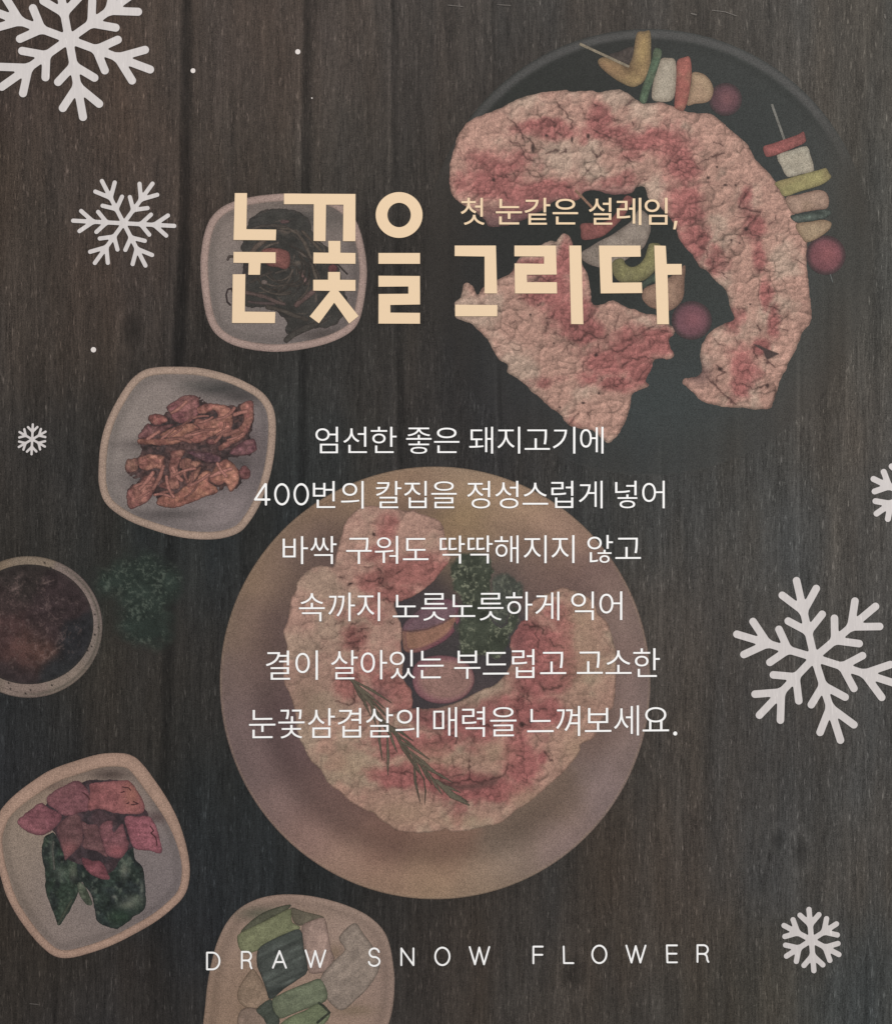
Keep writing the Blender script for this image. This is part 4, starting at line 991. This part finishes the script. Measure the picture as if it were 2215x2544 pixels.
poly_part("green_leaf", B3V([(390,790),(440,755),(490,750),(560,900),(620,985),(700,1000),(740,1120),(700,1290),(640,1400),(530,1572),(480,1450),(425,1330),(408,1250),(405,1150),(382,1000),(375,900)]),
          piece_color((48,60,50), (34,38,36), (42,48,46), .45, 12, 3, .6, 90, hl=.42, hlc=(112,120,104), shade=[(152,2170,14,16,(104,110,100),.5),(182,2165,10,22,(112,112,98),.55),(130,2110,5,40,(92,98,88),.7),(160,2265,12,30,(70,80,68),.5)]), 4, bw3, "dark green leaf hanging at the left of the bowl", step=2.0, rough=6)
poly_part("green_leaf", B3V([(700,930),(850,940),(980,960),(1100,900),(1185,860),(1205,980),(1280,1060),(1290,1200),(1300,1400),(1200,1500),(1050,1600),(900,1560),(850,1480),(830,1350),(760,1220),(690,1120)]),
          piece_color((46,56,50), (34,36,36), (38,44,44), .50, 13, 3, .6, 91, hl=.42, hlc=(116,122,108), shade=[(309,2160,10,20,(122,124,110),.75),(335,2235,24,12,(112,116,102),.6),(316,2250,22,10,(120,122,108),.7),(285,2228,6,4,(132,132,122),.8),(300,2275,30,20,(46,64,48),.6),(353,2205,5,18,(120,122,112),.6)]),
          4.2, bw3, "dark green leaf heap at the right of the bowl", step=2.0, rough=8)
poly_part("leaf_stem", B3V([(690,1210),(715,1185),(755,1220),(800,1310),(825,1385),(780,1392),(740,1350),(705,1290)]), piece_color((92,98,82), (46,50,44), (64,72,58), .3, 10, 3, .6, 92), 4.4, bw3)
strand(B3V([(640,1350),(600,1420),(560,1490),(520,1560)]), 3.0, (70,80,66), 4.5, bw3, "leaf_stem")
strand(B3V([(480,830),(470,900),(480,1000),(485,1070)]), 2.6, (100,104,96), 4.5, bw3, "leaf_stem")
poly_part("radish_heap", B3V([(430,470),(700,300),(1120,300),(1260,480),(1330,620),(1300,800),(1100,940),(980,1100),(800,1060),(600,980),(520,800),(450,700)]),
   piece_color((78,58,62), (50,44,46), (60,50,54), .35, 14, 9, .4, 94), 4.8, bw3, "dark gap under the pickled radish slices", step=2.6, rough=10)
RP = [([(505,720),(560,640),(640,580),(710,600),(745,790),(700,880),(620,960),(582,992),(560,900),(530,810)], (108,78,76), [(170,2110,24,20,(142,92,92),.7)], None),
      ([(725,650),(800,675),(870,680),(900,780),(935,900),(955,965),(850,910),(745,880),(750,780)], (116,84,82), [], None),
      ([(888,690),(935,650),(1000,650),(1015,745),(1090,665),(1130,800),(1152,860),(1090,960),(1015,975),(950,930),(900,790)], (130,86,88), [(290,2115,24,16,(144,86,90),.7)], "heart shaped folded radish slice in the middle"),
      ([(730,970),(820,995),(905,1010),(960,1100),(972,1165),(860,1145),(770,1080)], (130,78,82), [], "small radish slice lying on the leaves"),
      ([(1115,612),(1220,600),(1335,607),(1395,700),(1425,800),(1437,925),(1310,905),(1200,885),(1150,780)], (150,92,98), [], "bright pink radish slice at the far right"),
      ([(155,655),(215,590),(290,530),(370,480),(430,520),(555,595),(500,690),(430,752),(350,772),(250,740)], (138,88,92), [], "oval radish slice at the far left"),
      ([(415,450),(450,400),(560,335),(680,282),(750,330),(800,400),(810,530),(710,570),(590,602),(500,545),(430,495)], (136,90,92), [(165,1955,26,12,(110,78,78),.5)], "broad radish slice at top left"),
      ([(800,318),(850,300),(960,292),(1120,278),(1175,305),(1240,400),(1282,480),(1282,550),(1220,582),(1050,577),(930,545),(870,535),(790,552),(785,460),(800,380)], (152,96,92), [(328,1970,22,40,(150,104,88),.6)], "large bright radish slice along the top")]
for i, (pp, cc, sh, lb) in enumerate(RP):
    poly_part("radish_slice", B3V(pp), piece_color((cc[0] * .97, cc[1] * .92, cc[2] * .95), (64,44,48), (cc[0] * .88, cc[1] * .82, cc[2] * .86), .20, 12, 2.6, .6, 95 + i, shade=sh, line=.10, lang=5, lscale=5), 5 + i * .15, bw3, lb, step=2.1, rough=4, cell=10)
for pts in ([(1090,340),(1150,350),(1165,370)], [(1080,390),(1110,380)], [(1130,490),(1150,480)], [(1190,470),(1235,490),(1170,500)], [(1340,690),(1370,730),(1345,750),(1390,790),(1400,860)], [(740,390),(780,420),(800,450)]):
    strand(B3V(pts), 1.5, (80,50,52), 6.6, bw3, "dark_mark", dark=(70,44,46), step=1.4)

# bowl of sliced leek
B4 = [(505,2560),(510,2499),(516,2442),(527,2385),(541,2337),(564,2291),(595,2257),(638,2234),(689,2223),(746,2223),(803,2232),(860,2249),(911,2273),(950,2308),(968,2348),(977,2399),
      (980,2442),(976,2499),(965,2544),(945,2590),(900,2618),(740,2626),(570,2618),(520,2595)]
bw4 = bowl(B4, [(560,2350,(136,114,102)),(540,2500,(134,110,94)),(700,2240,(142,118,106)),(900,2290,(142,120,108)),(940,2450,(134,112,102)),(820,2500,(140,114,100)),(600,2450,(130,106,90)),(780,2560,(134,112,96)),(860,2420,(136,114,104))],
           [(650,2270,56,16,(82,80,68),.85),(760,2275,40,14,(104,88,74),.7),(830,2365,24,20,(104,86,66),.5),(880,2510,50,14,(108,92,74),.6),(620,2500,30,60,(112,92,74),.5)], 3,
           "rounded bowl of sliced leek cut by the bottom edge", 14, (142,119,105), rim=False)
B4V = lambda p: V(490, 2200, 3.514, p)
LK = [([(395,380),(520,270),(660,200),(815,165),(780,215),(600,310),(400,415)], (82,82,66), None, 3),  # dark strip: shadow above the green leek, drawn as its own shape
      ([(820,190),(930,225),(1110,275),(1010,305),(910,350),(850,330),(825,260)], (104,96,80), None, 4),
      ([(380,412),(600,305),(795,205),(822,230),(830,320),(905,372),(760,425),(620,505),(530,565),(440,590),(375,560),(350,470)], (118,120,88), "bright green leek strip at the top of the bowl", -28),
      ([(920,345),(1000,305),(1110,283),(1145,420),(1170,560),(1200,650),(1130,745),(980,762),(945,600),(915,440)], (144,119,108), "pinkish white leek slice right of the dark one", -75),
      ([(1235,455),(1370,325),(1450,420),(1530,530),(1595,700),(1500,880),(1380,1000),(1260,1090),(1140,1000),(1070,820),(1190,660),(1290,560)], (138,122,110), "large pale leek slice at the right of the bowl", -40),
      ([(470,735),(520,760),(590,880),(632,990),(570,1062),(480,1078),(400,1050),(355,990),(365,890)], (136,113,94), "tan leek slice at the left of the bowl", -60),
      ([(365,1110),(440,1065),(520,1080),(600,1160),(650,1250),(600,1400),(420,1420),(350,1300)], (134,112,98), None, -60),
      ([(650,1000),(720,950),(850,890),(980,840),(1075,815),(1135,930),(1120,1010),(1000,1058),(860,1110),(720,1162),(665,1090)], (100,106,84), "dull green leek slice near the lower middle", -20),
      ([(515,1085),(640,990),(665,1090),(720,1165),(700,1240),(640,1290),(580,1160)], (78,84,74), None, -40),
      ([(700,1240),(800,1150),(940,1090),(1060,1030),(1160,1110),(1110,1210),(960,1330),(780,1400),(680,1360)], (110,118,88), "green leek slice at the bottom edge", -20),
      ([(530,560),(620,490),(760,425),(900,383),(930,540),(965,740),(880,820),(760,900),(640,995),(600,900),(555,780),(522,690)], (76,81,76), "dark blue green leek slice in the middle", -25)]
for i, (pp, cc, lb, la) in enumerate(LK):
    fine = cc[0] < 80; cc = tuple(v * (1.02 if fine else 1.09) for v in cc)
    poly_part("leek_slice", B4V(pp), piece_color(cc, tuple(v * .52 for v in cc), tuple(v * .93 for v in cc), .12, 20, 2.6, .75, 120 + i, line=.20 if fine else .07, lang=la, lscale=6,
              shade=[(705,2460,50,10,(46,50,48),.7),(700,2330,50,12,(62,68,62),.5)] if fine else None), 5 + i * .12, bw4, lb, step=2.3, k=3)
strand(B4V([(1062,1025),(1100,1050),(1155,1108),(1050,1195)]), 3.2, (60,64,54), 6.6, bw4, "dark_mark", dark=(50,52,46), step=1.6)

# ---------------------------------------------------------------- snowflakes
def smin(a, b, k):
    h = np.clip(.5 + .5 * (b - a) / k, 0, 1); return b * (1 - h) + a * h - k * h * (1 - h)
def flake(c, A, B, r, kind, label, step, full=None):
    """A, B are neighbouring arms; the other four follow"""
    A = np.array(A, float); B = np.array(B, float)
    arms = [A, B, B - A, -A, -B, A - B] if full is None else [np.array(v, float) for v in full]; segs = []
    for i in range(6):
        a = arms[i]; n1 = arms[(i + 1) % 6]; n2 = arms[i - 1]
        segs.append(((0, 0), tuple(a)))
        if kind == 'A':
            for nb in (n1, n2):
                segs.append((tuple(a * .335), tuple(a * .40 + nb * .245)))
                segs.append((tuple(a * .60), tuple(a * .735 + nb * .245)))
        else:
            for nb in (n1, n2): segs.append((tuple(a * .50), tuple(a * .64 + nb * .36)))
    def sdf(X, Y):
        d = None
        for p, q in segs:
            s = segd(X, Y, (c[0] + p[0], c[1] + p[1]), (c[0] + q[0], c[1] + q[1])) - r
            d = s if d is None else smin(d, s, r * .55)
        return d
    m = max(np.hypot(*a) for a in arms) + r * 2
    return part("snowflake", sdf, (c[0] - m, c[1] - m, c[0] + m, c[1] + m), step, None, 20, M_FLAKE, poster, label)
flake((172, 98), (201.5, 75), (35, 193), 10.0, 'A', "large silvery snowflake cut by the top left corner", 2.2)
flake((308, 555), (125.5, 6.5), (54, 105), 5.2, 'A', "medium silvery snowflake left of the bowl of dark greens", 1.6)
flake((2021, 1633.5), (-192, -58), (-44, -191), 9.4, 'A', "large silvery snowflake at the right edge", 2.2,
      full=[(-192, -58), (-44, -191), (152, -127), (206, 66), (65, 205), (-136, 143)])
flake((2014, 2335), (6, 76), (-62, 40), 6.6, 'B', "smaller snowflake at lower right beside the last letter R", 1.6)
flake((81, 1091.5), (1.6, -37), (33, -19), 2.9, 'B', "tiny snowflake near the left edge beside the radish bowl", 0.9)
flake((2246, 1227), (-78, -37), (-70.5, 49), 7.4, 'B', "snowflake cut by the right edge level with the text", 1.8)
for x, y, r, lb in ((480,176,6.0,"small white dot right of the large snowflake"),(740,129,6.4,"small white dot at top centre left"),(233,869,6.6,"small white dot above the radish bowl"),
                    (775,244,1.8,"speck of white below the top dot")):
    part("snow_dot", lambda X, Y, x=x, y=y, r=r: np.hypot(X - x, Y - y) - r, (x - r, y - r, x + r, y + r), max(.6, r / 6), None, 20, M_DOT, poster, lb)
# scuffs on the print near the top edge
for pts, r in (([(1112,13),(1150,17)], .9), ([(1235,12),(1268,14)], .9), ([(1768,26),(1800,30),(1828,40)], 1.1), ([(2196,37),(2197,45)], 1.7), ([(1716,34),(1728,37)], 1.7), ([(75,2493),(96,2495)], .8)):
    part("scuff", lambda X, Y, pts=pts, r=r: lined(X, Y, pts) - r, bbox(pts, 3), .8, lambda X, Y: np.zeros(X.shape + (3,)) + np.array((106, 101, 96.)), 20, M_BOWL, poster)

# ---------------------------------------------------------------- title lettering
def flat_poly(name, rings, layer, mat, parent, label=None):
    """rings: list of closed polygons in print units (non overlapping)"""
    import bmesh
    bm = bmesh.new()
    for P in rings:
        vs = [bm.verts.new(((x - CXU) * K, -layer * LAYER, (CYU - y) * K)) for x, y in P]
        f = bm.faces.new(vs); f.normal_update()
        if f.normal.y > 0: f.normal_flip()
    bmesh.ops.triangulate(bm, faces=bm.faces[:])
    me = bpy.data.meshes.new(name); bm.to_mesh(me); bm.free()
    return link(name, me, mat, parent, label)
T6 = lambda p: V(550, 440, 3.2, p)
def ring_quads(cx, cy, ro, rp, ri, rj, n=64):
    q = []
    for i in range(n):
        a, b = 2 * math.pi * i / n, 2 * math.pi * (i + 1) / n
        q.append([(cx + ro * math.cos(a), cy + rp * math.sin(a)), (cx + ro * math.cos(b), cy + rp * math.sin(b)),
                  (cx + ri * math.cos(b), cy + rj * math.sin(b)), (cx + ri * math.cos(a), cy + rj * math.sin(a))])
    return q
flat_poly("letter", [T6([(108,128),(205,128),(200,415),(437,418),(433,503),(98,500)]), T6([(98,595),(432,598),(432,684),(313,684),(308,777),(215,777),(218,683),(97,682)]),
          T6([(92,773),(192,773),(187,1070),(430,1073),(426,1161),(86,1160)])], 22, M_GOLD, poster, "cream title syllable 눈")
flat_poly("letter", [T6([(498,132),(1066,135),(1065,510),(966,510),(970,220),(832,220),(828,510),(733,508),(735,216),(498,216)]),
          T6([(850,508),(946,508),(946,602),(1066,604),(1066,690),(731,687),(732,600),(852,602)]),
          T6([(848,755),(943,755),(943,817),(1066,818),(1066,905),(930,905),(1090,1105),(1015,1165),(897,998),(776,1163),(702,1108),(865,905),(730,903),(730,817),(848,817)])],
          22, M_GOLD, poster, "cream title syllable 꽃")
flat_poly("letter", [*[T6(q) for q in ring_quads(1412,302,186,182,93,97)], T6([(1248,604),(1578,604),(1578,690),(1248,690)]),
          T6([(1248,785),(1577,787),(1578,1013),(1342,1017),(1343,1078),(1578,1080),(1578,1166),(1248,1165),(1249,930),(1485,928),(1485,870),(1248,872)])], 22, M_GOLD, poster, "cream title syllable 을")
flat_poly("letter", [R7([(93,545),(420,545),(430,925),(330,925),(330,632),(93,628)]), R7([(97,1015),(432,1018),(430,1107),(97,1107)])], 22, M_GOLD, poster, "cream title syllable 그")
flat_poly("letter", [R7([(567,545),(896,545),(903,775),(665,777),(667,836),(904,836),(905,925),(572,925),(568,687),(802,690),(803,632),(567,630)]), R7([(1002,545),(1097,545),(1114,1170),(1017,1168)])],
          22, M_GOLD, poster, "cream title syllable 리")
flat_poly("letter", [R7([(1238,545),(1567,545),(1570,633),(1338,636),(1345,840),(1578,838),(1582,922),(1252,925)]), [(1624,610),(1652.5,611),(1655,656),(1692,656),(1692.5,682.5),(1657,683),(1660.6,805.6),(1631,805.6)]],
          22, M_GOLD, poster, "cream title syllable 다")

# ---------------------------------------------------------------- small lettering (Blender's built in font)
_g = {}
def glyph(ch, off=0.0):
    key = (ch, off)
    if key not in _g:
        cu = bpy.data.curves.new('g', 'FONT'); cu.body = ch; cu.size = 1; cu.resolution_u = 6; cu.offset = off
        o = bpy.data.objects.new('g', cu); COL.objects.link(o)
        bpy.context.view_layer.update()
        dg = bpy.context.evaluated_depsgraph_get()
        me = bpy.data.meshes.new_from_object(o.evaluated_get(dg))
        n = len(me.vertices); co = np.empty(n * 3, np.float32); me.vertices.foreach_get('co', co); co = co.reshape(n, 3)
        tri = [tuple(p.vertices) for p in me.polygons]
        bpy.data.objects.remove(o); bpy.data.meshes.remove(me); bpy.data.curves.remove(cu)
        _g[key] = (co, tri)
    return _g[key]
def put(ch, left, base, sx, sy, mat, label, off=0.0, right=None, slope=0.0, lean=0.0):
    co, tri = glyph(ch, off)
    x0 = co[:, 0].min(); x1 = co[:, 0].max()
    if right is not None: sx = (right - left) / (x1 - x0)
    X = left + (co[:, 0] - x0) * sx; Yv = base - co[:, 1] * sy + slope * (X - left) + 0
    X = X - lean * co[:, 1] * sy
    v = np.stack([(X - CXU) * K, np.full(len(X), -22 * LAYER), (CYU - Yv) * K], 1)
    me = bpy.data.meshes.new('letter'); me.from_pydata(v.tolist(), [], tri); me.update()
    return link('letter', me, mat, poster, label)

LINES = [
 ("엄선한 좋은 돼지고기에", [783.7,853,921,1008.7,1078,1165,1235,1302.5,1372.5,1440], 1121.5, 0.0, 74.5, 78.0),
 ("번의 칼집을 정성스럽게 넣어", [777.5,847,933.7,1003.7,1071,1160,1229.7,1297.5,1368.7,1437,1527,1594], 1258.0, -0.001, 76.5, 78.3),
 ("바싹 구워도 딱딱해지지 않고", [702.5,771,860,931,1000.6,1092,1161,1228,1300,1369,1458,1527.5], 1396.0, -0.004, 77.5, 78.8),
 ("속까지 노릇노릇하게 익어", [743,815.6,886.6,975.6,1046,1116,1186,1255.6,1329,1418,1488], 1538.0, -0.0045, 79.5, 79.3),
 ("결이 살아있는 부드럽고 고소한", [661,734,822.5,896,968,1037,1128,1199,1271,1341,1432,1503,1572], 1683.5, -0.0065, 81.5, 80.3),
 ("눈꽃삼겹살의 매력을 느껴보세요", [619,691.6,765,839,909,982,1076,1147.5,1217,1309,1380.6,1452,1524,1595], 1829.5, -0.009, 83.5, 81.3),
]
for li, (txt, xs, base, sl, sy, sx) in enumerate(LINES):
    x_first = xs[0]
    for ch, x in zip(txt.replace(" ", ""), xs):
        put(ch, x, base + sl * (x - x_first), sx, sy, M_WHITE, None, off=-0.0065, slope=sl)
SUB = [("첫",1144,1203),("눈",1231,1296),("같",1302,1366),("은",1372,1435),("설",1461.5,1520),("레",1531,1592),("임",1600,1657)]
for ch, a, b in SUB:
    put(ch, a, 553.5, 1, 74.5, M_GOLD, None, off=0.001, right=b)
flat_poly("comma", [[(1674,549),(1682,549),(1677,570),(1671,570)]], 22, M_GOLD, poster)

def strokes(name, segs, r, label=None, arcs=()):
    def sdf(X, Y):
        d = np.full(X.shape, 1e9)
        for pts in segs: d = np.minimum(d, lined(X, Y, pts))
        return d - r
    allp = [p for s in segs for p in s]
    return part(name, sdf, bbox(allp, r + 2), 1.1, None, 22, M_WHITE, poster, label)
def arc(cx, cy, rx, ry, a0, a1, n=18):
    return [(cx + rx * math.cos(math.radians(a0 + (a1 - a0) * i / n)), cy + ry * math.sin(math.radians(a0 + (a1 - a0) * i / n))) for i in range(n + 1)]
# 400
strokes("digit", [[(661,1253.5),(661,1203),(659,1203),(634,1241),(669.5,1241)]], 2.6)
strokes("digit", [arc(700.5,1228,16.5,25,0,360,30)], 2.6)
strokes("digit", [arc(748.5,1228,16.5,25,0,360,30)], 2.6)
# full stop
part("full_stop", lambda X, Y: np.hypot(X - 1676, Y - 1822) - 5, (1670, 1816, 1682, 1828), .9, None, 22, M_WHITE, poster)

def box_letter(ch, x0, x1, y0, y1):
    r = 2.25; a, b, c, d = x0 + r, x1 - r, y0 + r, y1 - r; w_, h = b - a, d - c
    P = lambda u, v: (a + u * w_, c + v * h)
    if ch == 'D': s = [[P(0,0),P(0,1),P(.42,1)] , [P(0,0),P(.42,0)], arc(a + .42 * w_, c + .5 * h, .58 * w_, .5 * h, -90, 90)]
    elif ch == 'R': s = [[P(0,1),P(0,0),P(.55,0)], arc(a + .55 * w_, c + .26 * h, .40 * w_, .26 * h, -90, 90), [P(.55,.52),P(0,.52)],
                         [P(.58,.52),P(.80,.60),P(.88,.74),P(.90,.88),P(1,1)]]
    elif ch == 'A': s = [[P(0,1),P(.5,0),P(1,1)], [P(.17,.66),P(.83,.66)]]
    elif ch == 'W': s = [[P(0,0),P(.27,1),P(.49,.03),P(.73,1),P(1,0)]]
    elif ch == 'S': s = [arc(a + .5 * w_, c + .25 * h, .44 * w_, .25 * h, -10, -270), arc(a + .5 * w_, c + .745 * h, .5 * w_, .255 * h, -90, 175)]
    elif ch == 'N': s = [[P(0,1),P(0,0),P(1,1),P(1,0)]]
    elif ch == 'O': s = [arc(a + .5 * w_, c + .5 * h, .5 * w_, .5 * h, 0, 360, 32)]
    elif ch == 'F': s = [[P(0,1),P(0,0),P(1,0)], [P(0,.49),P(.96,.49)]]
    elif ch == 'L': s = [[P(0,0),P(0.04,1),P(1,1)]]
    elif ch == 'E': s = [[P(1,0),P(0,0),P(.05,1),P(1,1)], [P(0.02,.49),P(.95,.49)]]
    strokes("letter", s, r)
for ch, x0, x1, y0, y1 in [('D',512.5,548,2364,2410),('R',599,627.5,2362,2407.5),('A',676,713,2360,2406),('W',757,810.5,2358.5,2404.5),
    ('S',914,945,2353.5,2401.5),('N',994.5,1029,2353.5,2399.5),('O',1078.5,1118.5,2351.5,2399.5),('W',1164,1217,2350,2397.5),
    ('F',1322,1349.5,2349,2395),('L',1397,1425.5,2349,2394.5),('O',1468,1507.5,2346.5,2394.5),('W',1552.5,1604.5,2346.5,2393),('E',1653,1682.5,2346,2392.5),('R',1729,1760.5,2345.5,2391.5)]:
    box_letter(ch, x0, x1, y0, y1)
